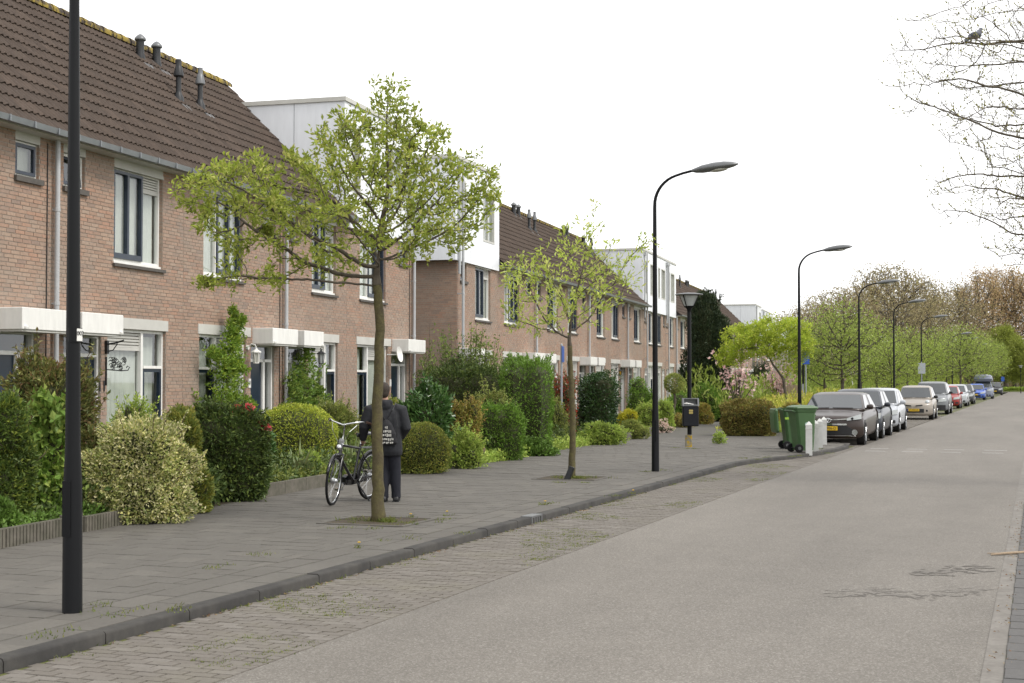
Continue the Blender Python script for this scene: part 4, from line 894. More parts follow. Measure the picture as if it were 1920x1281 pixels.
tree('street_tree', 'leaning street tree with wide flat lime green crown behind the green wheelie bins', (bC[0], bC[1], PZ - .02), YAW, [(0, 0, 0), (-.03, 0, .8), (-.18, 0, 1.8), (-.55, 0, 2.3), (-.9, 0, 3.0)], atC, 'treeC', 15000, .075, tip=.004, r0=.075, di=1.4, dk=.17, step=.08, seed=12, bark='bark2', group='young street trees on the pavement', leaf_r=.013, spread=.07)

# ---- gardens, left to right
S = shrub
S('yew_shrub', 'dark yew shrub with yellow tips at the left edge of the picture', -70, 66, 715, 1010, 'yew', 16000, .05, .4, sprigs=20)
S('thuja_shrub', 'tall brownish green thuja behind the nearest lamp post', 0, 205, 640, 968, 'thuja', 21000, .06, .4, e=2.6, dr=.6, up=.6, lump=.2, sprigs=50)
S('hydrangea', 'leafy hydrangea bush with bare stems left of the nearest lamp post', 52, 132, 735, 992, 'hydra', 1500, .085, .75, dr=.5, lump=.25, shell=.4, core=.5, sprigs=40)
S('ground_plant', 'low leafy ground cover on the garden edging at the left edge', -40, 32, 930, 1020, 'ivy', 2600, .05, .6, dr=.6)
S('euonymus', 'cream and green variegated euonymus spilling over the garden edging', 172, 374, 772, 986, 'euon', 24000, .036, .55, lump=.3, sprigs=80, dr=.6, cz=.42)
S('yew_shrub', 'olive green yew shrub between the euonymus and the dark hedge', 292, 392, 742, 966, 'olive', 11000, .05, .4, e=2.2, dr=.8, lump=.1)
S('clipped_hedge', 'dark green clipped conifer hedge block beside the front path', 342, 502, 772, 942, 'hedge', 17000, .06, .35, e=3.4, dr=.55, lump=.09, up=.1, cat='hedge', core=.85)
S('rhododendron', 'rhododendron with red and pink flower heads behind the dark hedge', 415, 512, 775, 905, 'laurel', 2600, .09, .4, dr=.6)
S('clipped_box', 'large yellow green clipped box dome right of the red flowers', 478, 630, 764, 890, 'box', 17000, .032, .6, e=2.6, lump=.05, dr=.8, shell=.1, core=.9)
S('lavender', 'soft green bush behind the spiky yucca', 545, 618, 842, 906, 'light', 5000, .05, .15, up=1.2, dr=.8)
S('shrub', 'loose light shrub behind the bicycle handlebar', 580, 695, 742, 876, 'loose', 8000, .045, .4, lump=.25, sprigs=60, dr=.6)
S('shrub', 'small olive shrub behind the standing person', 666, 772, 733, 874, 'olive', 8000, .042, .5, lump=.1, dr=.7)
S('cherry_laurel', 'glossy cherry laurel bush right of the standing person', 745, 860, 712, 876, 'laurel', 5200, .10, .4, lump=.12, up=.6, dr=.8, sprigs=20)
S('clipped_box', 'clipped box ball in front of the cherry laurel', 746, 844, 796, 890, 'olive', 11000, .03, .6, e=2.1, lump=.05, shell=.1, core=.9)
S('shrub', 'brownish green loose shrub between the laurel and the clipped hedge', 842, 908, 735, 872, 'brownish', 6500, .04, .5, lump=.22, sprigs=40)
S('clipped_hedge', 'low clipped green hedge block in front of the tall hedge', 893, 980, 764, 864, 'bright', 9000, .05, .3, e=4, lump=.06, dr=.5, cat='hedge', core=.88)
S('tall_hedge', 'tall dark conifer hedge at the end of the brick side wall', 790, 965, 688, 838, 'hedge', 18000, .07, .35, e=3.6, lump=.12, dr=.35, cat='hedge', core=.86)
S('tall_hedge', 'tall square green hedge end reaching the pavement left of the sign pole', 940, 1034, 678, 850, 'bright', 16000, .06, .3, e=5, lump=.06, dr=1.6, cat='hedge', core=.9)
S('ivy', 'ivy creeping at the foot of the tall square hedge', 925, 1040, 822, 856, 'ivy', 3600, .07, .7, dr=.5, lump=.3)
S('photinia', 'red leaved photinia behind the grey sign pole', 1030, 1082, 688, 826, 'photinia', 3600, .06, .4, lump=.25, shell=.4, core=.55, sprigs=30)
S('camellia', 'dark glossy camellia bush right of the thin young tree', 1074, 1164, 682, 824, 'camellia', 9000, .065, .5, lump=.14, dr=.9)
S('low_shrub', 'low green plants at the foot of the camellia', 1082, 1170, 790, 835, 'light', 4200, .06, .4, lump=.3, dr=.5)
S('yellow_shrub', 'golden yellow shrub right of the camellia', 1148, 1200, 764, 816, 'yellow', 4200, .05, .5, lump=.2)
S('low_shrub', 'grey green low shrub in front of the golden one', 1152, 1216, 786, 824, 'loose', 4200, .05, .4, lump=.2, dr=.6)
S('shrub', 'dark round shrub against the far brick wall left of the second lamp post', 1172, 1232, 698, 798, 'bright', 6000, .06, .4, lump=.16)
S('shrub', 'pale green bushy shrub left of the second lamp post foot', 1184, 1240, 752, 812, 'light', 5600, .055, .35, lump=.2, sprigs=25)
S('shrub', 'pale green bushy shrub between the second lamp post and the lollipop tree', 1230, 1266, 746, 808, 'light', 4200, .055, .35, lump=.25, sprigs=20)
S('heather', 'brown heather clump at the foot of the lollipop tree', 1260, 1302, 774, 802, 'brownish', 2600, .05, .4, lump=.25)
S('shrub', 'dark shrub low behind the lollipop tree', 1236, 1300, 728, 796, 'bright', 3600, .07, .4)
S('conifer', 'tall dark columnar conifer behind the litter bin lamp', 1278, 1378, 522, 786, 'conifer', 30000, .11, .35, e=2.3, dr=.9, up=1.0, lump=.13, cz=.4, cat='tree', sprigs=25)
S('shrub', 'rounded green bush in front of the tall conifer', 1290, 1356, 712, 788, 'bright', 6500, .065, .4, lump=.16)
S('shrub', 'small dark bush at the foot of the tall conifer', 1338, 1376, 730, 786, 'conifer', 3600, .08, .4)
S('shrub', 'brown green low bush right behind the litter bin', 1300, 1340, 754, 796, 'brownish', 4200, .06, .45, lump=.2)
S('clipped_hedge', 'reddish brown clipped hedge left of the wheelie bins', 1356, 1454, 754, 818, 'redhedge', 15000, .055, .5, e=3.6, lump=.06, dr=.7, cat='hedge', core=.88, shell=.12)
S('shrub', 'light green shrub behind the reddish hedge', 1380, 1440, 712, 770, 'light', 6000, .08, .4, lump=.2)
S('evergreen', 'dark evergreen behind the pink magnolia', 1405, 1452, 672, 756, 'conifer', 5000, .10, .45, lump=.2)
S('thuja_shrub', 'narrow bright green thuja above the wooden fence panel', 1486, 1516, 676, 752, 'bright', 4500, .09, .35, cz=.4, up=1)
S('shrub', 'dark evergreen mass right of the wooden fence', 1512, 1600, 690, 752, 'hedge', 9000, .12, .45, lump=.25, dr=.6)
S('tree_mass', 'bluish green garden tree right of the third lamp post', 1500, 1590, 628, 752, 'rose', 9000, .13, .5, lump=.3, cat='tree', shell=.5, core=.3)
S('shrub', 'feathery filler shrub between the thuja and the variegated euonymus', 120, 215, 790, 972, 'thuja', 7000, .055, .4, lump=.3, dr=.6)
S('shrub', 'pale low shrub in front of the ground floor window with the iron bracket', 205, 300, 735, 930, 'light', 4200, .05, .4, lump=.3, dr=.5, sprigs=40)
S('shrub', 'loose green shrub right of the clipped box dome', 610, 690, 800, 886, 'tall', 4200, .05, .4, lump=.3, dr=.6, sprigs=30)
S('shrub', 'straggly light green plant at the foot of the brownish shrub', 838, 905, 812, 880, 'light', 4200, .05, .4, lump=.35, dr=.6, sprigs=25)
S('shrub', 'yellowish loose shrub top in front of the tall hedge', 880, 965, 722, 858, 'loose', 4200, .045, .45, lump=.3, dr=.4, sprigs=60)
S('shrub', 'soft green shrub between the tall square hedge and the photinia', 1020, 1062, 745, 832, 'loose', 2800, .05, .4, lump=.3, sprigs=25)
# flowers of the rhododendron
def flower_head(p, r_, leaf, label, n=60, group=None):
    rng = np.random.default_rng(int(p[1] * 100) % 9999); d = unit(rng.normal(0, 1, (n, 3))); d[:, 2] = np.abs(d[:, 2]); e = empty('flower_cluster', p); tag(e, label, 'flowers', group)
    v, f = leaf_np(d * r_ * .45, d + rng.normal(0, .3, d.shape), r_ * .8, .8); add_leaves(e, 'petals', v, f, LEAF[leaf])
for (px, py, l) in [(433, 778, 'pale pink rhododendron flower head, leftmost above the dark hedge'), (445, 771, 'red rhododendron flower head next to the pale pink one'), (465, 768, 'small red rhododendron flower head standing highest'), (462, 777, 'red rhododendron flower head low in the middle of the cluster'), (492, 799, 'lowest pink red rhododendron flower head at the right'), (497, 806, 'small pink rhododendron bloom at the lower right of the cluster')]:
    b = gp(px, 938, PZ); s = ppm(b); flower_head((b[0], b[1], PZ + (938 - py) / s), .068, 'rhodo', l, 70, 'rhododendron flower heads')
# spiky plants
def spiky(name, label, px, py, n, L, m='blade', w_=.02):
    b = gpp(px, py); e = empty(name, (b[0], b[1], PZ)); tag(e, label, 'plant'); rng = np.random.default_rng(px); V, F = [], []
    for i in range(n):
        a = rng.uniform(0, 6.28); el = rng.uniform(.25, 1.45); l = L * rng.uniform(.6, 1.1); d = np.array([math.cos(a) * math.cos(el), math.sin(a) * math.cos(el), math.sin(el)]); s = np.array([-math.sin(a), math.cos(a), 0]) * w_
        k = len(V) * 1; pts = [np.array([0, 0, .02]) + d * l * t + np.array([0, 0, -.28 * l * t * t * math.cos(el)]) for t in (0, .35, .7, 1)]
        base = len(V); V += [pts[0] - s * .6, pts[0] + s * .6, pts[1] + s, pts[1] - s, pts[2] + s * .8, pts[2] - s * .8, pts[3], pts[3]]
        F += [(base, base + 1, base + 2, base + 3), (base + 3, base + 2, base + 4, base + 5), (base + 5, base + 4, base + 6, base + 7)]
    V = np.array(V); V[:, 2] = np.maximum(V[:, 2], .01); o = add_leaves(e, 'leaves', V, np.array(F), LEAF[m])
spiky('yucca', 'spiky grey green yucca on the low garden wall beside the bicycle', 562, 908, 110, .75); spiky('flax_plant', 'upright sword leaved plant behind the bicycle frame', 660, 896, 80, .85)
spiky('iris', 'tuft of narrow leaves at the foot of the box dome', 590, 903, 70, .45)
# climbers on the walls
def climber(name, label, t, n_off, z_pts, leaf, n, size, sd=3):
    """stems through (du, z) points on the facade with leaf clouds round them"""
    E = empty(name, facade(t, 0, 0), R(90) + HA); tag(E, label, 'climber'); rng = np.random.default_rng(sd); st = MB(); PP = []
    for path in z_pts:
        p = np.array([(u, -n_off - rng.uniform(0, .1), z) for u, z, _ in path]); st.tube(p, [.02 * (1 - .7 * i / len(p)) + .004 for i in range(len(p))], 5)
        for (a, b, ra, rb) in zip(p[:-1], p[1:], [q[2] for q in path[:-1]], [q[2] for q in path[1:]]):
            m = int(220 * np.linalg.norm(b - a)); t_ = rng.uniform(0, 1, m)[:, None]; PP.append(a + (b - a) * t_ + rng.normal(0, 1, (m, 3)) * (ra + (rb - ra) * t_) * np.array([.62, .35, .5]))
    PP = np.concatenate(PP); PP = PP[rng.choice(len(PP), n)] + rng.normal(0, .03, (n, 3)); PP[:, 1] = np.minimum(PP[:, 1], -.02)
    st.build('stem', M['twig'], E, smooth='all'); v, f = leaf_np(PP, rng.normal(0, .7, (n, 3)) + np.array([0, -.5, .4]), size); add_leaves(E, 'foliage', v, f, LEAF[leaf])
climber('firethorn', 'spiky evergreen climber beside the ground floor window', 24.1, .22, [[(.3, .1, .6), (.25, .8, .62), (.25, 1.1, .6), (.3, 1.6, .5), (.45, 2.1, .36), (.6, 2.55, .2), (.65, 2.9, .08), (.62, 3.15, .03)], [(.1, 1.15, .3), (.5, 1.35, .2), (1.0, 1.3, .12), (1.5, 1.25, .05)], [(.2, 2.0, .2), (.75, 2.05, .1), (.95, 1.95, .04)], [(.5, 2.6, .1), (.8, 2.85, .05), (1.0, 2.98, .02)], [(0, 2.2, .1), (-.4, 2.3, .04)]], 'climb', 9500, .065)
climber('climbing_rose', 'climbing rose round the downpipe between two front doors', 27.9, .15, [[(0, .1, .3), (-.1, .8, .4), (-.25, 1.3, .3), (-.3, 1.9, .16)], [(.2, .1, .35), (.45, 1.0, .55), (.45, 1.6, .5), (.35, 2.1, .3), (.3, 2.35, .12)], [(.5, .8, .3), (.9, 1.3, .28), (1.1, 1.5, .1)]], 'rose', 5000, .08, 5)
# tall loose shrub with upright shoots in the gap by the brick side wall
def shoots(name, label, x0, x1, ytop, ybase, leaf, n_st, size, lps=55):
    b = gpp((x0 + x1) / 2, ybase); s = ppm(b); W = (x1 - x0) / s; H = (ybase - ytop) / s; E = empty(name, (b[0], b[1], PZ), YAW); tag(E, label, 'shrub'); rng = np.random.default_rng(9); st = MB(); P, D = [], []
    for i in range(n_st):
        x = rng.uniform(-.5, .5); h = H * (.55 + .45 * rng.random()) * (1 - .55 * (2 * x) ** 2 * rng.random()); p0 = np.array([x * W * .5, rng.normal(0, .25), 0]); p1 = np.array([x * W * 1.0 + rng.normal(0, .12), rng.normal(0, .4), h])
        pm = (p0 + p1) / 2 + rng.normal(0, .08, 3); st.tube([p0, pm, p1], [.012, .008, .003], 4); t = rng.uniform(.25, 1, lps)[:, None]; q = p0 * (1 - t) ** 2 + 2 * t * (1 - t) * pm + p1 * t ** 2; P.append(q + rng.normal(0, .05, q.shape)); D.append(rng.normal(0, .8, q.shape) + np.array([0, 0, .5]))
    st.build('stems', M['twig'], E)['kind'] = 'stuff'; v, f = leaf_np(np.concatenate(P), np.concatenate(D), size); add_leaves(E, 'foliage', v, f, LEAF[leaf])
shoots('forsythia', 'tall loose shrub with upright shoots in front of the brick side wall', 782, 955, 592, 832, 'tall', 130, .075, 75)
# lollipop tree
lp = gpp(1264, 800); E = empty('lollipop_tree', (lp[0], lp[1], PZ), YAW); tag(E, 'small lollipop tree with twisted pale stem in a far front garden', 'tree'); s = ppm(lp)
MB().tube([(0, 0, 0), (.05, 0, .3), (-.03, .02, .6), (.04, 0, .9), (0, 0, 1.35)], [.07, .06, .06, .05, .04], 7).build('trunk', M['bark2'], E, smooth='all')
d = unit(RNG.normal(0, 1, (3200, 3))); v, f = leaf_np(d * .36 * (1 - np.abs(RNG.normal(0, .15, (3200, 1)))) + np.array([0, 0, 1.6]), d + RNG.normal(0, .5, d.shape), .05); add_leaves(E, 'crown', v, f, LEAF['loose'])
# magnolias
def magnolia(label, px, py, z0_, z1_, w_, n, sd, group='pink magnolias'):
    b = gpp(px, py); E = empty('magnolia', (b[0], b[1], PZ), YAW); tag(E, label, 'tree', group); rng = np.random.default_rng(sd); tw = MB(); P = []
    for i in range(26):
        p1 = np.array([rng.normal(0, w_ * .33), rng.normal(0, w_ * .33), rng.uniform(z0_, z1_)]); tw.tube([(0, 0, 0), (p1[0] * .3, p1[1] * .3, p1[2] * .5), p1], [.04, .02, .006], 5); P += [np.array([p1[0] * .3, p1[1] * .3, p1[2] * .5]) * (1 - t) + p1 * t for t in rng.uniform(.3, 1.05, n // 26)]
    P = np.array(P) + rng.normal(0, .12, (len(P), 3)); Q = np.repeat(P, 6, 0); v, f = leaf_np(Q, rng.normal(0, .6, Q.shape) + np.array([0, 0, .6]), .10, .55); tw.build('branches', M['bark2'], E)['kind'] = 'stuff'; add_leaves(E, 'blossom', v, f, LEAF['pink'])
magnolia('pink magnolia in bloom behind the leaning street tree trunk', 1456, 776, 1.0, 3.3, 1.3, 300, 1); magnolia('pink blossoming shrub above the reddish hedge', 1384, 790, 1.4, 3.2, 1.5, 130, 2); magnolia('white pink blossoming tree beyond the wooden fence right of the third lamp post', 1572, 760, 1.6, 5.0, 2.6, 260, 4)
S('flower_bed', 'bed of pale flowering plants below the lollipop tree', 1205, 1262, 784, 812, 'paleflower', 700, .05, .8, dr=.5, lump=.3)
# rough hedge bank behind the parked cars
def bank(name, label, path, w_, h, leaf, n, size, sd):
    rng = np.random.default_rng(sd); P = np.array(path, float); k = rng.integers(0, len(P) - 1, n); t = rng.random((n, 1)); q = P[k] + (P[k + 1] - P[k]) * t; u = rng.uniform(-1, 1, n); hh = h * (1 - u ** 2) * (.75 + .35 * np.sin(q[:, 1] * 1.3) * np.sin(q[:, 1] * .37 + 1)); V = np.zeros((n, 3)); V[:, 0] = q[:, 0] + u * w_; V[:, 1] = q[:, 1]; V[:, 2] = PZ + hh * rng.uniform(.55, 1.1, n)
    v, f = leaf_np(V, rng.normal(0, .5, V.shape) + np.array([0, 0, 1.0]), size, .3); o = link(bpy.data.objects.new(name, np_mesh(name, v, f, LEAF[leaf]))); tag(o, label, 'ground cover', None, 'stuff'); return o
bank('hedge_bank', 'yellow green rough hedge bank behind the parked cars', [(-8.6, 48), (-8.7, 70), (-9.5, 100), (-9.5, 140), (-9, 180)], 1.7, 1.15, 'grasshedge', 52000, .12, 1)
bank('long_grass', 'long green grass on the verge by the parked cars', [(-7.6, 44), (-7.4, 70), (-7.2, 120), (-7.2, 200)], .8, .35, 'light', 26000, .12, 2)
bank('meadow_grass', 'strip of bright grass at the far end of the street', [(-14, 249), (-2, 249), (12, 248)], 3, .5, 'light', 9000, .35, 3)
# ================================================================ trees further off
rg = np.random.default_rng(21)
def leafy_proto(name, label, H, W, leaf, n, lsize, sd, trunk_f=.3, bark='bark2', hollow=.0, group=None, spread=.25, tip=.012, grav=(0, 0, .15), na=700):
    a = np.concatenate([ell(rg, na, (0, 0, H * (.5 + trunk_f * .5)), (W / 2, W / 2, H * (1 - trunk_f) / 2)), ell(rg, na // 4, (W * .12, 0, H * .75), (W * .28, W * .28, H * .22))])
    return tree(name, label, (0, 0, -50), 0, [(0, 0, 0), (.05, 0, H * trunk_f), (-.05, .05, H * .6)], a, leaf, n, lsize, tip=tip, r0=H * .018, di=H * .4, dk=W * .05, step=H * .022, seed=sd, bark=bark, group=group, leaf_r=.06, spread=spread, lwidth=.5, grav=grav)
def place(proto, p, s, rz, label):
    o = copy_tree(proto); o.location = (p[0], p[1], PZ); o.scale = (s, s, s); o.rotation_euler = (0, 0, rz); o['label'] = label; return o
def far_pt(px, Y):                              # a ground point at distance Y along the road, seen in column px
    d = ray(px, HZ); k = Y / d[1]; return (d[0] * k, Y)
protos = {}
protos['spring'] = leafy_proto('spring_tree', 'x', 6.2, 4.6, 'spring', 3600, .15, 31, .26, group='leafing trees behind the parked cars')
protos['spring2'] = leafy_proto('spring_tree', 'x', 6.6, 4.2, 'spring', 3000, .14, 37, .3, group='leafing trees behind the parked cars')
protos['bare'] = leafy_proto('bare_tree', 'x', 15, 10, 'wood1', 4600, .22, 33, .22, group='bare wood on the skyline', spread=.5, tip=.02, na=1000)
protos['bare2'] = leafy_proto('bare_tree', 'x', 16, 8, 'wood1', 3400, .22, 43, .2, group='bare wood on the skyline', spread=.6, tip=.02, na=1000)
protos['orange'] = leafy_proto('poplar', 'x', 20, 8, 'wood2', 5000, .26, 35, .15, group='reddish poplars on the skyline', spread=.5, tip=.02, na=900, grav=(0, 0, .35))
protos['green'] = leafy_proto('poplar', 'x', 14, 6, 'wood3', 13000, .30, 36, .12, group='light green poplars at the street end', spread=.5, tip=.02, na=800, grav=(0, 0, .35))
used = {}
ORD = ['first', 'second', 'third', 'fourth', 'fifth', 'sixth', 'seventh', 'eighth', 'ninth', 'tenth', 'eleventh', 'twelfth', 'thirteenth', 'fourteenth', 'fifteenth', 'sixteenth', 'seventeenth', 'eighteenth', 'nineteenth', 'twentieth', 'twenty-first', 'twenty-second', 'twenty-third', 'twenty-fourth', 'twenty-fifth', 'twenty-sixth']
def series(kinds, spec, fmt):
    spec = sorted(spec)
    for i, (px, Y, s) in enumerate(spec):
        k = kinds[i % len(kinds)]; pr = protos[k]; p = far_pt(px, Y); lab = fmt % ORD[i]
        if k in used: place(pr, p, s, (i * 2.1) % 6.28, lab)
        else: used[k] = 1; pr.location = (p[0], p[1], PZ); pr.scale = (s, s, s); pr['label'] = lab
series(['spring', 'spring2'], [(1545, 72, .80), (1578, 64, .80), (1643, 84, .80), (1672, 78, .62), (1702, 100, .82), (1728, 112, .80), (1755, 120, .92), (1775, 132, .95), (1800, 128, 1.0), (1822, 150, 1.05), (1838, 165, 1.1), (1852, 185, 1.1), (1615, 98, .85), (1862, 205, 1.1)], 'light green leafing tree behind the parked cars, %s counted from the left')
series(['bare', 'bare2'], [(1455, 175, .68), (1490, 168, .66), (1520, 185, .80), (1548, 190, .92), (1580, 190, .96), (1612, 195, 1.0), (1640, 200, 1.12), (1668, 205, 1.22), (1692, 205, 1.2), (1720, 215, 1.08), (1745, 225, 1.05), (1772, 235, 1.1), (1800, 240, 1.15), (1560, 160, .66), (1605, 155, .66), (1530, 150, .6), (1680, 180, .85), (1740, 190, .85)], 'brown bare tree of the skyline wood, %s counted from the left')
series(['orange'], [(1812, 270, .98), (1838, 265, 1.12), (1862, 275, 1.15), (1886, 285, 1.2), (1905, 275, 1.15), (1925, 280, 1.1)], 'reddish brown poplar towering over the street end, %s counted from the left')
series(['green'], [(1868, 262, .78), (1884, 262, .82), (1900, 266, .72), (1918, 262, .6), (1850, 268, .62)], 'light green poplar at the street end, %s counted from the left')
bank('undergrowth', 'thicket of undergrowth below the skyline wood', [(-60, 140), (-34, 150), (-22, 170), (-16, 200), (-14, 235)], 4, 4.2, 'wood3', 26000, .5, 5)
bank('undergrowth', 'brown thicket closing the view at the street end', [(-60, 200), (-30, 240), (-16, 290), (0, 300), (40, 300)], 5, 5.5, 'wood1', 22000, .7, 6)
bank('undergrowth', 'bright leafy thicket behind the leafing trees', [(-14, 60), (-13, 90), (-13, 130), (-12.5, 200)], 1.6, 2.0, 'spring', 26000, .22, 7)
# the big bare tree on the right side of the street, leaning its twigs into the picture
rr = np.random.default_rng(77)
tb = (2.6, 25.5)
def right_tree():
    at_ = np.concatenate([ell(rr, 520, (-2.5, .5, 6.9), (2.1, 2.2, 1.9)), ell(rr, 420, (-2.0, .5, 4.6), (1.8, 2.0, 1.0)), ell(rr, 260, (-1.6, .4, 8.8), (2.0, 2.0, 1.2)), ell(rr, 190, (-4.0, .3, 7.3), (1.3, .8, 1.1)), ell(rr, 80, (-3.6, .3, 5.0), (.9, .7, .6)), ell(rr, 300, (1, 0, 7), (2.4, 2.2, 2.4)), ell(rr, 260, (-1.7, .3, 3.9), (1.6, 1.0, .5)), ell(rr, 300, (-2.3, .4, 5.6), (1.5, 1.2, 1.0))])
    rng = np.random.default_rng(5); E = empty('bare_street_tree', (tb[0], tb[1], 0)); tag(E, 'large bare street tree with budding twigs reaching in from the right', 'tree')
    T = [np.array([0, 0, z]) + rng.normal(0, .015, 3) for z in np.arange(0, 8.5, .18)]; nt_ = len(T)
    nodes, par = grow(at_, T, [0] + list(range(nt_ - 1)), 1.5, .17, .085, 120, rng, (0, 0, .10)); rad, ch = limb_radii(nodes, par, .0055, 2.15)
    for i in range(nt_): rad[i] = .19 * (1 - .75 * i / nt_)
    rad = np.minimum(rad, .19); MB().tube([nodes[i] for i in range(nt_)], [rad[i] for i in range(nt_)], 12).build('trunk', M['bark2'], E, smooth='all')
    # fine whips curving upward from the outer twigs
    thin = np.where((rad < .0125) & (np.arange(len(nodes)) >= nt_))[0]; sel = rng.choice(thin, min(len(thin), 3200), replace=False); tw, BP, BD = MB(), [], []
    for i in sel:
        d = unit(nodes[i] - nodes[par[i]]) + rng.normal(0, .45, 3); d = unit(d); L = rng.uniform(.15, .42); p = nodes[i].copy(); pts = [p.copy()]
        for k in range(4): d = unit(d + np.array([0, 0, .22])); p = p + d * L / 4; pts.append(p.copy())
        tw.tube(pts, [.005, .0046, .0042, .0038, .003], 3, cap=False)
        for q in pts[1:]: BP.append(q); BD.append(d + rng.normal(0, .35, 3))
    r2 = rad.copy(); r2[:nt_] = 99; link(bpy.data.objects.new('limbs', limb_mesh(nodes, par, r2, 'limbs', M['paletwig'])), E)
    tw.build('twigs', M['paletwig'], E)['kind'] = 'stuff'; BP, BD = np.array(BP), np.array(BD); c = rng.choice(len(BP), int(len(BP) * .8)); v, f = leaf_np(BP[c], BD[c], .042, .42); add_leaves(E, 'buds', v, f, LEAF['bud'])
right_tree()
# ================================================================ street furniture
def street_lamp(loc, label, tall=True):
    L = empty('street_lamp', loc, 0); tag(L, label, 'street lamp', 'tall black street lamps along the road')
    prof = [(.076, -.05), (.072, .0), (.068, .9), (.055, 1.2), (.050, 2.2), (.042, 3.6), (.034, 4.9)]
    pts = [(0, 0, z) for _, z in prof]; rad = [r_ for r_, _ in prof]
    for a in np.linspace(.12, 1.3, 9): pts.append((.55 - .55 * math.cos(a), 0, 4.95 + .55 * math.sin(a))); rad.append(.032 - .006 * a)
    x, z = pts[-1][0], pts[-1][2]; pts += [(x + .14, 0, z + .04), (x + .36, 0, z + .085)]; rad += [.024, .024]
    MB().tube(pts, rad, 16).build('pole', M['lampblack'], L, smooth=True)
    hx, hz = x + .3, z + .075; hd = empty('lamp_head', (hx, 0, hz), 0, L); hd.rotation_euler = (0, R(-5), 0)
    def ring(s, wdt, lo, hi): return [Vector((s, wdt * math.cos(a), (hi if math.sin(a) > 0 else lo) * abs(math.sin(a)) ** .8 * 1.0 if math.sin(a) > 0 else lo * abs(math.sin(a)) ** .8)) for a in np.linspace(0, 2 * math.pi, 20, endpoint=False)]
    MB().loft([ring(*q) for q in [(0, .025, -.022, .025), (.08, .06, -.05, .045), (.2, .12, -.065, .075), (.42, .15, -.066, .095), (.62, .14, -.055, .09), (.78, .09, -.03, .062), (.86, .03, -.005, .03), (.875, .006, .008, .016)]]).build('housing', M['greymetal'], hd, smooth=True)
    MB().lathe([(.001, -.085), (.06, -.08), (.1, -.065), (.105, -.045)], 16, Matrix.Translation((.5, 0, 0)) @ Matrix.Diagonal((1.6, 1, 1, 1))).build('lens', M['blind'], hd, smooth=True)
    MB().box(-.035, .035, -.074, -.0715, .55, .95).build('service_door', M['lampblack'], L)
    return L
l1, l2 = gpp(135.5, 1148), gpp(1229, 884)
LY = [l1[1], l2[1]] + [FPX * 0 + l2[1] * 719 / (1948 - px) for px in (1515, 1628, 1692, 1742, 1797, 1812, 1832, 1862)]
names = ['nearest tall black lamp post in front of the thuja', 'second tall black lamp post standing alone on the wide pavement', 'third tall black lamp post behind the wheelie bins', 'tall black lamp post behind the dark and the white parked cars', 'tall black lamp post left of the beige hatchback', 'tall black lamp post behind the grey off-roader', 'tall black lamp post behind the red car', 'tall black lamp post just right of the one behind the red car', 'tall black lamp post left of the high roofed van', 'farthest tall black lamp post beside the last black car']
lamp0 = None
for i, y in enumerate(LY):
    x = l1[0] + (l2[0] - l1[0]) * min(i, 1)
    if lamp0 is None: lamp0 = street_lamp((x, y, PZ), names[0])
    else: o = copy_tree(lamp0); o.location = (x, y, PZ); o['label'] = names[i]
lamp0.rotation_euler = (0, R(-.35), 0)
lb = empty('number_label', (l1[0], l1[1], PZ), R(-90) + YAW + R(62)); tag(lb, 'white number label stuck on the nearest lamp post', 'label')
z_l = (1148 - 628) / ppm(l1)
MB().tube([(0, 0, z_l - .05), (0, 0, z_l + .05)], .0545, 20).build('band', M['lampblack'], lb)
lbl = MB(); n = 5; a0, a1 = -.5, .5
for k in range(n): aa, ab = a0 + (a1 - a0) * k / n, a0 + (a1 - a0) * (k + 1) / n; lbl.quad((.0565 * math.cos(aa), .0565 * math.sin(aa), z_l - .045), (.0565 * math.cos(ab), .0565 * math.sin(ab), z_l - .045), (.0565 * math.cos(ab), .0565 * math.sin(ab), z_l + .045), (.0565 * math.cos(aa), .0565 * math.sin(aa), z_l + .045))
lbl.build('plate', M['white'], lb); text_on('digits', '002', .045, M['black'], lb, Matrix.Translation((.0575, 0, z_l + .01)) @ Matrix.Rotation(R(90), 4, 'Z') @ Matrix.Rotation(R(90), 4, 'X'), .001)

M['frost'] = mat('frosted_glass', (.48, .50, .50), rough=.5)
def park_lamp(loc, label, h=3.45):
    L = empty('post_lamp', loc, YAW); tag(L, label, 'post lamp', 'short post lamps with conical lanterns'); MB().tube([(0, 0, -.05), (0, 0, 1.2), (0, 0, h)], [.058, .055, .05], 12).build('pole', M['lampblack'], L, smooth=True); T = Matrix.Translation((0, 0, h))
    MB().lathe([(.05, -.02), (.06, .06), (.12, .12), (.13, .14)], 16, T).build('collar', M['lampblack'], L, smooth=True); MB().lathe([(.115, .13), (.24, .40)], 16, T).build('lens', M['frost'], L, smooth=True)
    rb = MB()
    for k in range(4): a = k * math.pi / 2 + .9; rb.tube([(.13 * math.cos(a), .13 * math.sin(a), h + .12), (.29 * math.cos(a), .29 * math.sin(a), h + .43)], .014, 5)
    rb.build('cage', M['lampblack'], L); MB().lathe([(.24, .40), (.345, .415), (.36, .43), (.345, .445), (.2, .47), (.001, .485)], 22, T).build('cap', M['greymetal'], L, smooth=True); return L
pl = gpp(1293, 838); P0 = park_lamp((pl[0], pl[1], PZ), 'short post lamp with conical lantern carrying the black litter bin')
for px, Y, l in [(1580, 88, 'short post lamp among the leafing trees left of the street name sign'), (1609, 100, 'small post lamp right of the white street name sign'), (1914, 215, 'far post lamp at the right end of the street'), (1506, 70, 'dark short lamp post beside the wooden fence panel')]:
    p = far_pt(px, Y); o = copy_tree(P0); o.location = (p[0], p[1], PZ); o['label'] = l
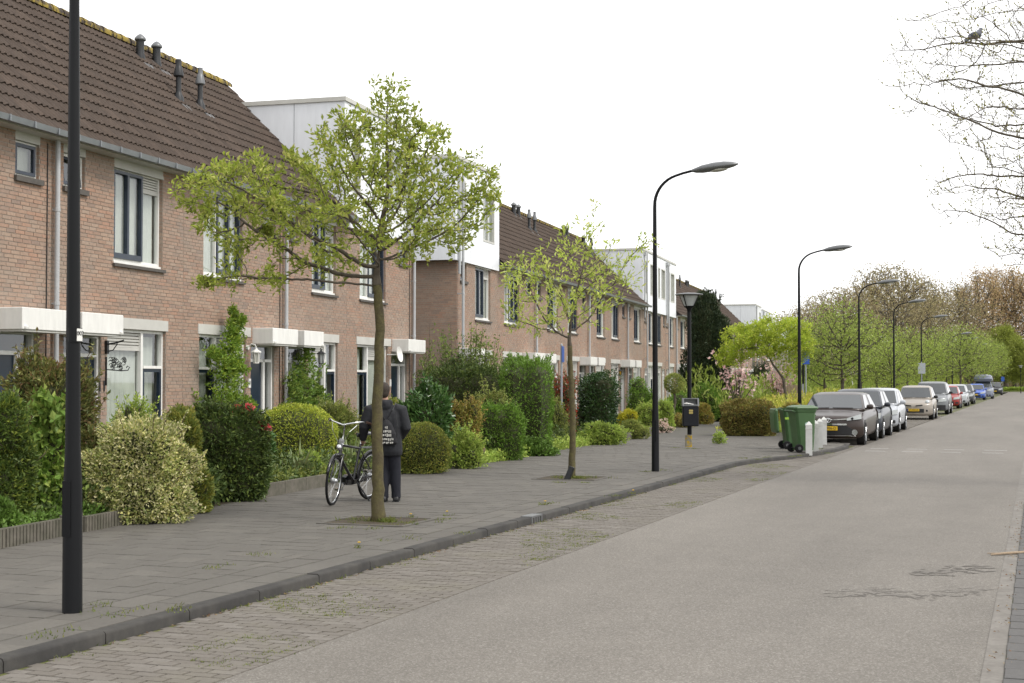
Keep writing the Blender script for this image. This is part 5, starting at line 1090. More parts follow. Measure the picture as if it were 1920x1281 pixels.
LBn = empty('litter_bin', (pl[0], pl[1], PZ), YAW); tag(LBn, 'black litter bin with grey hood hung on the short post lamp', 'litter bin')
M['binblack'] = mat('bin_black', (.009, .010, .014), rough=.5, dirt=.2, spec=.25)
MB().bbox(-.20, .20, -.30, -.065, .53, 1.04, .02).build('body', M['binblack'], LBn)
hd = MB(); 
for x0, x1 in ((-.21, -.17), (.17, .21)): hd.prism([(-.31, 1.042), (-.05, 1.042), (-.05, 1.24), (-.24, 1.24)], x0, x1, Matrix(((0, 0, 1, 0), (1, 0, 0, 0), (0, 1, 0, 0), (0, 0, 0, 1))))
hd.box(-.17, .17, -.24, -.05, 1.215, 1.24).box(-.17, .17, -.075, -.05, 1.042, 1.215).box(-.17, .17, -.31, -.285, 1.042, 1.085).build('hood', M['greymetal'], LBn)
fl = MB(); M['yel'] = mat('yellow_sticker', (.42, .33, .10), rough=.6)
for k in range(4): a = k * math.pi / 2 + math.pi / 4; fl.lathe([(.001, 0), (.028, .0), (.028, .003)], 9, Matrix.Translation((.035 * math.cos(a), -.302, .90 + .04 * math.sin(a))) @ Matrix.Rotation(R(90), 4, 'X'))
fl.build('emblem', M['yel'], LBn); tr = MB()
for k in range(4): tr.tube([(-.18 + .05 * k, -.26, 1.10), (-.08 + .07 * k, -.2, 1.13 - .02 * k), (.0 + .05 * k, -.12, 1.09)], .009, 4)
tag(tr.build('litter', M['white'], None, (pl[0], pl[1], PZ), YAW), 'white paper litter poking out of the black litter bin', 'litter')
M['lichen'] = mat('lichen_concrete', (.22, .21, .17), (.42, .28, .03), nz=9, nzr=(.45, .55), dirt=.25, dirt_s=30, rough=.9)
tag(MB().bbox(-.12, .045, -.15, -.06, -.05, .31, .012).build('concrete_stub', M['lichen'], None, (pl[0], pl[1], PZ), YAW), 'short concrete stub with yellow lichen at the foot of the litter bin lamp', 'concrete post')
M['signblue'] = mat('sign_blue', (.02, .08, .36), rough=.35)
def sign_pole(loc, h, label, plate=None, rz=0.0, pm='signblue', w_=.4, ph=.6):
    E = empty('sign_post', loc, rz); tag(E, label, 'sign post'); MB().tube([(0, 0, -.05), (0, 0, h)], .03, 10).lathe([(.031, h), (.02, h + .015), (.001, h + .02)], 10).build('pole', M['galv'], E, smooth=True)
    if plate: MB().bbox(-w_ / 2, w_ / 2, -.05, -.035, h - ph - .05, h - .05, .004).build('plate', M[pm], E)
    return E
p = gpp(1053, 826); sign_pole((p[0], p[1], PZ), (826 - 646) / ppm(p), 'grey sign pole with a blue plate seen edge on, left of the thin young tree', True, YAW + R(76), ph=.45, w_=.3)
p = far_pt(1511, 62); sign_pole((p[0], p[1], PZ), 3.0, 'grey pole with a small blue parking plate beside the third lamp post', True, YAW, ph=.55, w_=.3)
p = far_pt(1728, 84); sign_pole((p[0], p[1], PZ), 2.75, 'grey back of a traffic sign on a pole behind the beige hatchback', True, YAW, 'galv', .42, .6)
p = far_pt(1598, 105); E = empty('street_name_sign', (p[0], p[1], PZ), YAW); tag(E, 'white T shaped street name sign among the far trees', 'sign'); MB().tube([(0, 0, 0), (0, 0, 2.35)], .05, 8).build('post', M['white'], E); MB().bbox(-.42, -.01, -.02, .02, 2.15, 2.35, .004).build('plate', M['white'], E); MB().bbox(.01, .42, -.02, .02, 2.15, 2.35, .004).build('plate', M['white'], E)
p = far_pt(1880, 228); sign_pole((p[0], p[1], PZ), 2.4, 'tiny blue and white sign at the far street end', True, YAW, 'signblue', .5, .7)
# wheelie bins
M['bingreen'] = mat('bin_green', (.062, .125, .05), rough=.42, dirt=.12, dirt_s=5, spec=.35)
def wheelie_bin(loc, rz, label, lid_open, sticker):
    B = empty('wheelie_bin', loc, rz); tag(B, label, 'wheelie bin', 'green wheelie bins by the white posts')     # hinge and wheels at -x
    def rr(hx, hy, x, z, c=.05): return [Vector((x + sx * (hx - (c if k else 0)), sy * (hy - (0 if k else c)), z)) for sx, sy, ks in ((-1, -1, (0, 1)), (1, -1, (1, 0)), (1, 1, (0, 1)), (-1, 1, (1, 0))) for k in ks]
    MB().loft([rr(.19, .21, .03, .05), rr(.205, .225, .03, .30), rr(.25, .265, 0, .93), rr(.262, .275, 0, .95), rr(.275, .285, 0, .99), rr(.275, .285, 0, 1.015)]).build('body', M['bingreen'], B)
    MB().box(.21, .275, -.2, .2, .85, .88).build('front_lip', M['bingreen'], B)
    for sy in (-1, 1):
        wl = MB().lathe([(.001, -.03), (.05, -.032), (.09, -.03), (.1, -.02), (.1, .02), (.09, .03), (.05, .032), (.001, .03)], 20, Matrix.Translation((-.17, sy * .235, .1)) @ Matrix.Rotation(R(90), 4, 'X')).build('wheel', M['tyre'], B, smooth=True); MB().lathe([(.001, -.036), (.035, -.038), (.04, -.03)], 12, Matrix.Translation((-.17, sy * .235, .1)) @ Matrix.Rotation(R(90 if sy < 0 else -90), 4, 'X') @ Matrix.Rotation(R(180), 4, 'X')).build('hub', M['greymetal'], wl)
    MB().tube([(-.17, -.22, .1), (-.17, .22, .1)], .014, 8).build('axle', M['black'], B); MB().tube([(-.26, -.24, .95), (-.33, -.24, .98), (-.33, .24, .98), (-.26, .24, .95)], .016, 7).build('handle', M['bingreen'], B)
    def lid(): return MB().loft([rr(.295, .30, 0, 0), rr(.30, .305, 0, .03), rr(.285, .29, 0, .055), rr(.2, .2, 0, .085), rr(.08, .08, 0, .092)])
    L = lid().build('lid', M['bingreen'], B)
    if lid_open: L.location = (-.40, 0, .70); L.rotation_euler = (0, R(-94), 0)
    else: L.location = (.01, 0, 1.017)
    if sticker == 'stripe': MB().quad((-.225, -.2560, .73), (.0, -.2560, .73), (.0, -.2600, .785), (-.228, -.2600, .785)).build('sticker', M['lime'], B); MB().quad((.0, -.2560, .73), (.225, -.2560, .73), (.228, -.2600, .785), (.0, -.2600, .785)).build('sticker', M['mint'], B); MB().quad((-.07, -.2600, .795), (.03, -.2600, .795), (.03, -.266, .875), (-.07, -.266, .875)).build('address_label', M['white'], B)
    else: MB().lathe([(.001, .0), (.05, .0), (.05, .004)], 16, Matrix.Translation((.02, -.252, .66)) @ Matrix.Rotation(R(90), 4, 'X')).build('round_sticker', M['mint'], B)
    return B
M['lime'] = mat('lime_sticker', (.35, .55, .06)); M['mint'] = mat('mint_sticker', (.32, .46, .40))
pb = gpp(1479, 843); wheelie_bin((pb[0], pb[1] + .4, PZ), YAW + R(4), 'green wheelie bin with its lid hanging open and garden waste heaped inside', True, 'stripe')
pb2 = gpp(1507, 850); wheelie_bin((pb2[0] - .12, pb2[1] + .5, PZ), YAW + R(12), 'green wheelie bin with closed lid beside the white posts', False, 'round')
gw = empty('garden_waste', (pb[0] - .0, pb[1] + .4, PZ + .99), YAW); tag(gw, 'heap of wilted garden waste on top of the open wheelie bin', 'garden waste'); d = unit(RNG.normal(0, 1, (900, 3))); d[:, 2] = np.abs(d[:, 2]); v, f = leaf_np(d * np.array([.2, .2, .13]) * RNG.uniform(.4, 1, (900, 1)), d + RNG.normal(0, .7, d.shape), .07, .3); add_leaves(gw, 'leaves', v, f, LEAF['brownish']); MB().lathe([(.2, -.2), (.2, 0), (.1, .08), (.001, .1)], 12).build('heap', M['core'], gw)
# white posts closing off the parking bay
M['postwhite'] = mat('post_white', (.62, .62, .60), dirt=.12, dirt_s=7, rough=.6)
for i, (px, py, l) in enumerate([(1517, 850, 'nearest white wooden post with pointed top, in front of the wheelie bin'), (1529, 846, 'second white wooden post of the row beside the wheelie bin'), (1537, 840, 'third white wooden post of the row, partly hidden by the second'), (1545, 834, 'farthest white wooden post of the row, next to the brown car')]):
    p = gpp(px, py); E = empty('white_post', (p[0], p[1], PZ), R(8)); tag(E, l, 'post', 'white posts closing the parking bay'); w_ = .075
    MB().loft([[Vector((sx * w_, sy * w_, z)) for sx, sy in ((-1, -1), (1, -1), (1, 1), (-1, 1))] for z in (-.05, .66)] + [[Vector((sx * .012, sy * .012, .735)) for sx, sy in ((-1, -1), (1, -1), (1, 1), (-1, 1))]]).build('shaft', M['postwhite'], E); MB().box(-w_ - .004, w_ + .004, -w_ - .004, w_ + .004, .55, .565).build('groove_band', M['white2'], E)
# wooden fence panel
fa, fb_ = far_pt(1474, 66), far_pt(1503, 66); E = empty('wooden_fence', (fa[0], fa[1], PZ), YAW); tag(E, 'pale wooden fence panel behind the pink magnolia', 'fence'); FW = (Vector(fb_) - Vector(fa)).length
for k in range(9): MB().bbox(k * FW / 9 + .004, (k + 1) * FW / 9 - .004, (-.02 if k % 2 else 0), (.0 if k % 2 else .02), .05, 1.45 + .06 * math.sin(k / 8 * math.pi), .004).build('board', M['wood'], E)
MB().box(FW + .02, FW + .1, -.04, .04, 0, 1.55).build('post', M['galv'], E); MB().box(0, FW, .021, .05, .4, .48).build('rail', M['wood'], E)
# garden edgings
M['ribbed'] = mat('ribbed_concrete', (.15, .135, .11), (.10, .095, .07), nz=5, dirt=.25, dirt_s=14, rough=.9)
def edging(pa, pb_, h, label, n, rib=True):
    a, b = Vector(pa), Vector(pb_); d = b - a; L = d.length; E = empty('garden_edging', (a.x, a.y, PZ), math.atan2(d.y, d.x)); tag(E, label, 'edging')
    for k in range(n):
        u0, u1 = k * L / n + .004, (k + 1) * L / n - .004; mb = MB().box(u0, u1, -.0, .06, -.05, h)
        if rib:
            m = int((u1 - u0) / .055)
            for j in range(m): mb.box(u0 + j * (u1 - u0) / m + .008, u0 + (j + 1) * (u1 - u0) / m - .008, -.014, .0, -.04, h - .004)
        mb.build('edging_panel', M['ribbed'], E)
e_ = [gpp(*q)[:2] for q in [(-120, 1052), (120, 1005), (190, 992), (262, 978)]]
edging(e_[0], e_[1], .19, 'ribbed concrete garden edging left of the nearest lamp post', 4); edging(e_[1], (e_[1][0] * .5 + e_[2][0] * .5, e_[1][1] * .5 + e_[2][1] * .5), .22, 'plain concrete block in the garden edging right behind the nearest lamp post', 1, False); edging((e_[1][0] * .45 + e_[2][0] * .55, e_[1][1] * .45 + e_[2][1] * .55), e_[3], .17, 'ribbed concrete garden edging under the euonymus', 2)
q0, q1 = gpp(492, 934)[:2], gpp(612, 912)[:2]; edging(q0, q1, .19, 'low weathered stone edging below the spiky yucca', 3, False)
q0, q1 = gpp(1176, 826)[:2], gpp(1226, 812)[:2]; edging(q0, q1, .2, 'row of grey concrete blocks edging a far garden', 8, False)
q0, q1 = gpp(1100, 822)[:2], gpp(1120, 818)[:2]; edging(q0, q1, .3, 'pale ribbed concrete tub edge below the camellia', 1)
E = empty('picket_fence', tuple(gpp(1056, 822)[:2]) + (PZ,), YAW); tag(E, 'scrap of low pale picket fence leaning in the border by the sign pole', 'fence')
for k in range(5): MB().box(k * .075, k * .075 + .04, -.01, .01, 0, .42 + .05 * (k % 2), T=Matrix.Rotation(R(6 * (k - 2)), 4, 'Y')).build('picket', M['blind'], E)
MB().box(-.02, .38, .012, .025, .2, .24).build('rail', M['blind'], E)
p = gpp(1166, 826); tag(MB().bbox(-.055, .055, -.055, .055, -.05, .42, .01).build('wooden_post', M['bark2'], None, (p[0], p[1], PZ), YAW), 'short wooden post at the corner of a far garden', 'post')
p = gpp(908, 868); tag(MB().bbox(-.02, .02, -.02, .02, -.02, .32, .004).build('wooden_stake', M['wood'], None, (p[0], p[1], PZ), YAW), 'pale wooden stake at the foot of the low clipped hedge', 'stake')
p = gpp(1347, 832); shrub('weed_tuft', 'yellow weed tuft growing in the pavement left of the reddish hedge', 1338, 1358, 812, 833, 'light', 420, .06, .4, lump=.4, core=.3, cat='weeds')
# grass and creeping plants along the garden edge
def fringe(name, label, pix, leaf, n, h, size, back=.6, sd=1):
    rng = np.random.default_rng(sd); P = np.array([gpp(*q) for q in pix]); k = rng.integers(0, len(P) - 1, n); q = P[k] + (P[k + 1] - P[k]) * rng.random((n, 1)); q[:, 0] -= np.abs(rng.normal(0, back, n)) - .06; q[:, 2] = PZ + h * rng.random(n) ** 1.5
    v, f = leaf_np(q, rng.normal(0, .7, q.shape) + np.array([.2, 0, .5]), size, .5); tag(link(bpy.data.objects.new(name, np_mesh(name, v, f, LEAF[leaf]))), label, 'ground cover', None, 'stuff')
fringe('creeping_plants', 'low creeping plants along the garden edge between hedge and camellia', [(880, 872), (960, 862), (1030, 847), (1100, 836), (1170, 824), (1240, 808)], 'light', 15000, .22, .06, .5, 1)
fringe('creeping_plants', 'low green plants filling the gardens behind the left edging', [(-100, 1040), (60, 1012), (190, 985), (300, 968), (360, 958)], 'ivy', 16000, .25, .055, 1.1, 2)
fringe('creeping_plants', 'low plants below the box dome and the yucca', [(505, 922), (560, 913), (620, 903), (700, 893), (780, 886)], 'loose', 15000, .25, .055, .9, 3)
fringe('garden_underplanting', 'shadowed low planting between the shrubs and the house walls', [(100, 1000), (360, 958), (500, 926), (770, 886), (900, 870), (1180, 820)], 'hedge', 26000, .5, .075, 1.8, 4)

# ================================================================ cars
M['carglass'] = mat('car_glass', (.03, .036, .04), rough=.06, spec=.8, coat=.35)
M['lens'] = mat('headlamp_lens', (.55, .58, .60), rough=.08, spec=.8, coat=.8); M['plate'] = mat('plate_yellow', (.72, .46, .02), rough=.4); M['plateblue'] = mat('plate_blue', (.03, .06, .3)); M['trim'] = mat('black_trim', (.012, .012, .013), rough=.35)
def paint(name, c, metal=.35): return mat('paint_' + name, c, rough=.35, metal=metal * .5, coat=.22, spec=.4, dirt=.05, dirt_s=3)
def strip(xs, lo, hi, fy, out=.012, thick=.03):
    mb = MB(); A, B = [], []
    for x in xs: y = fy(x) - out; A.append([Vector((x, y, lo(x))), Vector((x, y + .35 * 0, hi(x))), Vector((x, y + thick, hi(x))), Vector((x, y + thick, lo(x)))])
    return mb.loft(A)
def car(loc, label, L=4.3, W=1.78, H=1.48, belt=.93, bon=.80, nose=.66, wb=1.15, rf=1.95, rr_=3.2, rb=4.15, col=None, plate=None, style='hatch', rz=0.0, wheel=.315, detail=1):
    C = empty('parked_car', loc, rz); tag(C, label, 'car', 'cars parked along the kerb'); hw = W / 2; bow = .30
    def fy(x): return bow * min(1, abs(x) / hw) ** 3
    def wy(y): return hw * min(1, max(y / bow, 1e-4)) ** (1 / 3) if y < bow else hw
    st = [0.0005, .008, .03, .075, .15, .30, .6, wb - .1, wb + .5, rf + .4, rr_, rb, L - .18, L - .05, L]; rings = []
    for y in st:
        w_ = wy(y)
        if y > L - .3: w_ = hw * (1 - .14 * ((y - (L - .3)) / .3) ** 2)
        top = np.interp(y, [0, .04, .15, .45, wb, wb + .4, rr_, rb, L], [nose - .10, nose - .03, nose + .04, nose + (bon - nose) * .6, bon + .07, belt, belt + .03, belt + .02, belt - .02]); zb = np.interp(y, [0, .1, .5, L - .4, L], [.24, .20, .18, .2, .3])
        h_ = top - zb; half = [(0, zb), (w_ * .82, zb), (w_ * .96, zb + .06), (w_, zb + .2 * h_), (w_ * 1.0, zb + .55 * h_), (w_ * .985, zb + .8 * h_), (w_ * .93, zb + .93 * h_), (w_ * .78, top - .004), (w_ * .4, top + .018), (0, top + .024)]
        rings.append([Vector((x, y, z)) for x, z in half] + [Vector((-x, y, z)) for x, z in half[-2:0:-1]])
    MB().loft(rings).build('body', col, C, smooth='all')
    # cabin: rings stacked upward; each ring = 6 front, 6 right, 6 rear, 6 left points
    def cab(z, w_, yf, yr, bf=.10, br=.06):
        P = []
        for s in np.linspace(-.94, .94, 6): P.append(Vector((s * w_, yf + bf * s * s, z)))
        for t in np.linspace(.06, .94, 6): P.append(Vector((w_, yf + bf + (yr - br - yf - bf) * t, z)))
        for s in np.linspace(.94, -.94, 6): P.append(Vector((s * w_, yr - br * s * s, z)))
        for t in np.linspace(.94, .06, 6): P.append(Vector((-w_, yf + bf + (yr - br - yf - bf) * t, z)))
        return P
    zr = H; b0 = belt - .04; lv = [(b0, hw * .92, wb, rb), (b0 + (zr - b0) * .12, hw * .915, wb + (rf - wb) * .12, rb - (rb - rr_) * .10), (b0 + (zr - b0) * .86, hw * .76, wb + (rf - wb) * .86, rr_ + (rb - rr_) * .22), (zr - .035, hw * .71, rf + .02, rr_ + .06), (zr, hw * .60, rf + .18, rr_ - .1), (zr + .012, hw * .3, rf + .5, rr_ - .4)]
    R_ = [cab(*q) for q in lv]; MB().loft(R_).build('cabin', col, C, smooth='all')
    def pane(name, i0, i1, out, m=M['carglass'], lo=1, hi=2, par=C):
        a, b = R_[lo][i0:i1 + 1], R_[hi][i0:i1 + 1]; cx = Vector((0, (lv[1][2] + lv[1][3]) / 2, (lv[lo][0] + lv[hi][0]) / 2)); mb = MB()
        def o(p): d = Vector(out); return p + d * .006
        for k in range(len(a) - 1): mb.quad(o(a[k]), o(a[k + 1]), o(b[k + 1]), o(b[k]))
        return mb.build(name, m, par, smooth='all')
    pane('windscreen', 0, 5, (0, -1, .6)); pane('side_window', 6, 8, (1, 0, .2)); pane('side_window', 9, 11, (1, 0, .2)); pane('rear_window', 12, 17, (0, 1, .5)); pane('side_window', 18, 20, (-1, 0, .2)); pane('side_window', 21, 23, (-1, 0, .2))
    MB().tube([(-hw * .55, wb - .0, belt + .03), (-.1, wb - .03, belt + .04)], .012, 4).tube([(.0, wb - .03, belt + .04), (hw * .6, wb + .03, belt + .035)], .012, 4).build('wiper', M['trim'], C)
    # wheels in dark arches
    wp = [(.80, 1), (.80, -1), (L - .78, 1), (L - .78, -1)]
    for (y, s) in wp:
        T = Matrix.Translation((s * (hw - .1), y, wheel)) @ Matrix.Rotation(R(90) * s, 4, 'Y')
        MB().lathe([(wheel + .055, -.10), (wheel + .055, .104)], 22, Matrix.Translation((s * (hw - .1), y, wheel + .01)) @ Matrix.Rotation(R(90) * s, 4, 'Y')).build('wheel_arch', M['trim'], C)
        wl = empty('wheel', (0, 0, 0), 0, C); MB().lathe([(wheel * .62, -.11), (wheel * .93, -.11), (wheel, -.08), (wheel, .09), (wheel * .95, .115), (wheel * .66, .118), (wheel * .62, .10)], 24, T).build('tyre', M['tyre'], wl, smooth=True); rm = MB().lathe([(.001, .095), (.05, .11), (.06, .10), (wheel * .2, .08), (wheel * .3, .06)], 16, T)
        for k in range(5): a = k * 2 * math.pi / 5; rm.tube([T @ Vector((.04 * math.cos(a), .04 * math.sin(a), .095)), T @ Vector((wheel * .64 * math.cos(a), wheel * .64 * math.sin(a), .1))], .03, 5)
        rm.lathe([(wheel * .57, .1), (wheel * .66, .116), (wheel * .66, .06)], 22, T).build('rim', M['alloy'], wl, smooth=True)
    for s in (-1, 1):
        mr = MB().lathe([(.001, -.09), (.06, -.08), (.085, -.02), (.085, .03), (.06, .06), (.001, .065)], 12, Matrix.Translation((s * (hw + .09), wb + .28, belt + .07)) @ Matrix.Diagonal((1.25, .7, .85, 1)) @ Matrix.Rotation(R(90), 4, 'Y')).tube([(s * (hw - .06), wb + .3, belt + .02), (s * (hw + .06), wb + .28, belt + .05)], .022, 6); mr.build('mirror', M['trim'] if style in ('suv', 'micra', 'van') else col, C, smooth='all')
    # face of the car
    X = lambda a, b, n=9: list(np.linspace(a, b, n)); c_ = lambda v: (lambda x: v)
    if style == 'toyota':
        MB().loft([[Vector((x, fy(x) - .012, z)) for z in ((.30), (.56))] + [Vector((x, fy(x) + .02, .56)), Vector((x, fy(x) + .02, .30))] for x in X(-.46, .46)]).build('grille', M['trim'], C)
        strip(X(-.50, .50), c_(.555), c_(.60), fy, .024).build('chrome_bar', M['chrome'], C)
        for s in (-1, 1): strip([s * x for x in X(.46, .74, 6)], lambda x: .30 - .03 * (abs(x) - .46), lambda x: .56 - .62 * (abs(x) - .46), fy, .012).build('lower_intake', M['trim'], C); strip([s * x for x in X(.10, .52, 7)], lambda x: .68 + .06 * abs(x), lambda x: .705 + .07 * abs(x), fy, .02).build('chrome_wing', M['chrome'], C); hl = strip([s * x for x in X(.50, .86, 8)], lambda x: .68 + .12 * (abs(x) - .5), lambda x: .745 + .32 * (abs(x) - .5), fy, .022, .1).build('headlight', M['lens'], C); MB().lathe([(.001, 0), (.035, .0), (.035, .02)], 10, Matrix.Translation((s * .64, fy(.64) - .02, .735)) @ Matrix.Rotation(R(90), 4, 'X')).build('projector', M['trim'], hl); MB().lathe([(.001, .02), (.05, .02), (.06, .0), (.075, .0), (.08, .03)], 14, Matrix.Translation((s * .70, fy(.70) - .02, .36)) @ Matrix.Rotation(R(90), 4, 'X')).build('fog_light', M['chrome'], C)
        MB().tube([Vector((x, fy(x) - .02, .27 if abs(x) < .5 else .27 - .05 * (abs(x) - .5))) for x in X(-.72, .72, 13)], .012, 5).build('lip_line', M['chrome'], C)
        em = MB(); T = Matrix.Translation((0, -.035, .685)) @ Matrix.Rotation(R(90), 4, 'X')
        for (rx, ry, cx, cy) in ((.085, .058, 0, 0), (.05, .024, 0, .028), (.024, .05, 0, .0)): em.tube([T @ Vector((cx + rx * math.cos(a), cy + ry * math.sin(a), 0)) for a in np.linspace(0, 2 * math.pi, 18, endpoint=False)], .008, 5, closed=True)
        em.build('emblem', M['chrome'], C, smooth='all'); pz = .47
    elif style == 'micra':
        for s in (-1, 1):
            strip([s * x for x in X(.10, .40, 6)], lambda x: .61 + .12 * (abs(x) - .1) - .0, lambda x: .66 + .12 * (abs(x) - .1), fy, .015).build('grille_slot', M['trim'], C); MB().lathe([(.001, .05), (.06, .045), (.09, .02), (.1, -.02)], 16, Matrix.Translation((s * .60, fy(.6) + .12, .82)) @ Matrix.Rotation(R(62), 4, 'X')).build('headlight', M['lens'], C, smooth='all'); MB().lathe([(.001, .012), (.035, .012), (.05, 0)], 12, Matrix.Translation((s * .58, fy(.58) - .008, .42)) @ Matrix.Rotation(R(90), 4, 'X')).build('fog_light', M['trim'], C)
        strip(X(-.46, .46), c_(.33), c_(.50), fy, .012).build('lower_grille', M['trim'], C); pz = .45
    elif style == 'suv':
        strip(X(-.8, .8), c_(.24), c_(.50), fy, .02).build('bumper', M['trim'], C); strip(X(-.42, .42), lambda x: .66, lambda x: .80, fy, .016).build('grille', M['trim'], C)
        for s in (-1, 1): strip([s * x for x in X(.45, .84, 7)], lambda x: .66 + .1 * (abs(x) - .45), lambda x: .80 + .12 * (abs(x) - .45), fy, .02, .1).build('headlight', M['lens'], C)
        pz = .57
    else:
        strip(X(-.5, .5), c_(.30), c_(.46), fy, .012).build('lower_grille', M['trim'], C); strip(X(-.38, .38), c_(nose - .10), c_(nose - .03), fy, .012).build('grille', M['trim'], C)
        for s in (-1, 1): strip([s * x for x in X(.48, .84, 7)], lambda x: nose - .12 + .12 * (abs(x) - .48), lambda x: nose + .0 + .25 * (abs(x) - .48), fy, .02, .12).build('headlight', M['lens'], C); strip([s * x for x in X(.6, .78, 4)], c_(.32), c_(.42), fy, .014).build('fog_recess', M['trim'], C)
        pz = .50
    if plate:
        pl_ = MB().bbox(-.26, .26, -.045, -.03, pz - .056, pz + .056, .003).build('number_plate', M['plate'], C); MB().box(-.258, -.215, -.0475, -.0455, pz - .052, pz + .052).build('country_band', M['plateblue'], pl_)
        if plate != ' ': text_on('plate_text', plate, .105, M['black'], pl_, Matrix.Translation((.02, -.0465, pz)) @ Matrix.Rotation(R(90), 4, 'X') @ Matrix.Diagonal((.95, 1, 1, 1)), .001)
    return C
CX_ = -5.36
car((CX_ - .04, 39.36, 0), 'brown estate car parked behind the white posts', 4.6, 1.81, 1.43, .97, .87, .74, 1.0, 1.95, 3.7, 4.45, paint('brown', (.030, .018, .014), .2), 'GL-986-D', 'toyota')
car((CX_ + .0, 44.15, 0), 'dark grey hatchback parked second, right behind the brown estate', 4.0, 1.74, 1.50, .96, .85, .70, 1.0, 1.75, 3.1, 3.9, paint('slate', (.028, .033, .044)), ' ')
car((CX_ - .03, 49.95, 0), 'white hatchback parked behind the dark grey one', 4.0, 1.73, 1.50, .95, .86, .70, .95, 1.75, 3.1, 3.9, paint('white', (.40, .42, .45), .0), ' ')
car((CX_ + .02, 66.7, 0), 'beige small hatchback with round headlights, parked alone past a gap', 3.72, 1.66, 1.54, .97, .88, .72, .80, 1.5, 2.8, 3.6, paint('beige', (.33, .295, .255), .4), '57-NN-LR', 'micra')
car((CX_ - .05, 77.9, 0), 'grey off-roader with black bumper behind the beige hatchback', 4.4, 1.85, 1.72, 1.08, 1.0, .86, 1.05, 1.75, 3.6, 4.3, paint('grey', (.20, .21, .22), .5), ' ', 'suv', wheel=.35)
car((CX_ - .25, 95.0, 0), 'red hatchback behind the grey off-roader', 3.9, 1.66, 1.45, .92, .84, .70, .95, 1.65, 2.9, 3.8, paint('red', (.28, .025, .02), .1), ' ')
car((CX_ - .22, 103.4, 0), 'silver estate just behind the red hatchback', 4.5, 1.76, 1.52, .95, .85, .70, 1.1, 1.9, 3.6, 4.4, paint('silver', (.42, .44, .46), .5), ' ')
car((CX_ - .2, 113.2, 0), 'dark car behind the silver estate', 4.4, 1.76, 1.52, .95, .85, .70, 1.1, 1.9, 3.5, 4.3, paint('dark', (.05, .052, .055), .4), ' ')
car((CX_ - .25, 139.6, 0), 'blue car parked before the high roofed van', 4.3, 1.74, 1.50, .94, .84, .70, 1.1, 1.9, 3.2, 4.2, paint('blue', (.06, .13, .48), .2), ' ')
cv = car((CX_ + .1, 148.5, 0), 'grey blue van with a high rounded roof', 4.9, 1.92, 1.78, 1.15, 1.05, .9, .9, 1.45, 4.6, 4.85, paint('van', (.22, .24, .31), .3), ' ', 'van', wheel=.34)
MB().loft([[Vector((x, y, z)) for x, y in ((-wd, y0), (-wd * .6, y0 - .12), (wd * .6, y0 - .12), (wd, y0), (wd, 4.6), (-wd, 4.6))] for z, wd, y0 in ((1.74, .82, 1.35), (2.0, .86, 1.2), (2.3, .78, 1.4), (2.42, .55, 1.8))]).build('high_roof', bpy.data.materials['paint_van'], cv, smooth=True)
car((CX_ + .1, 189.0, 0), 'black car farthest along the parked row', 4.4, 1.8, 1.62, 1.0, .9, .75, 1.0, 1.8, 3.6, 4.3, paint('black', (.02, .021, .024), .3), ' ')
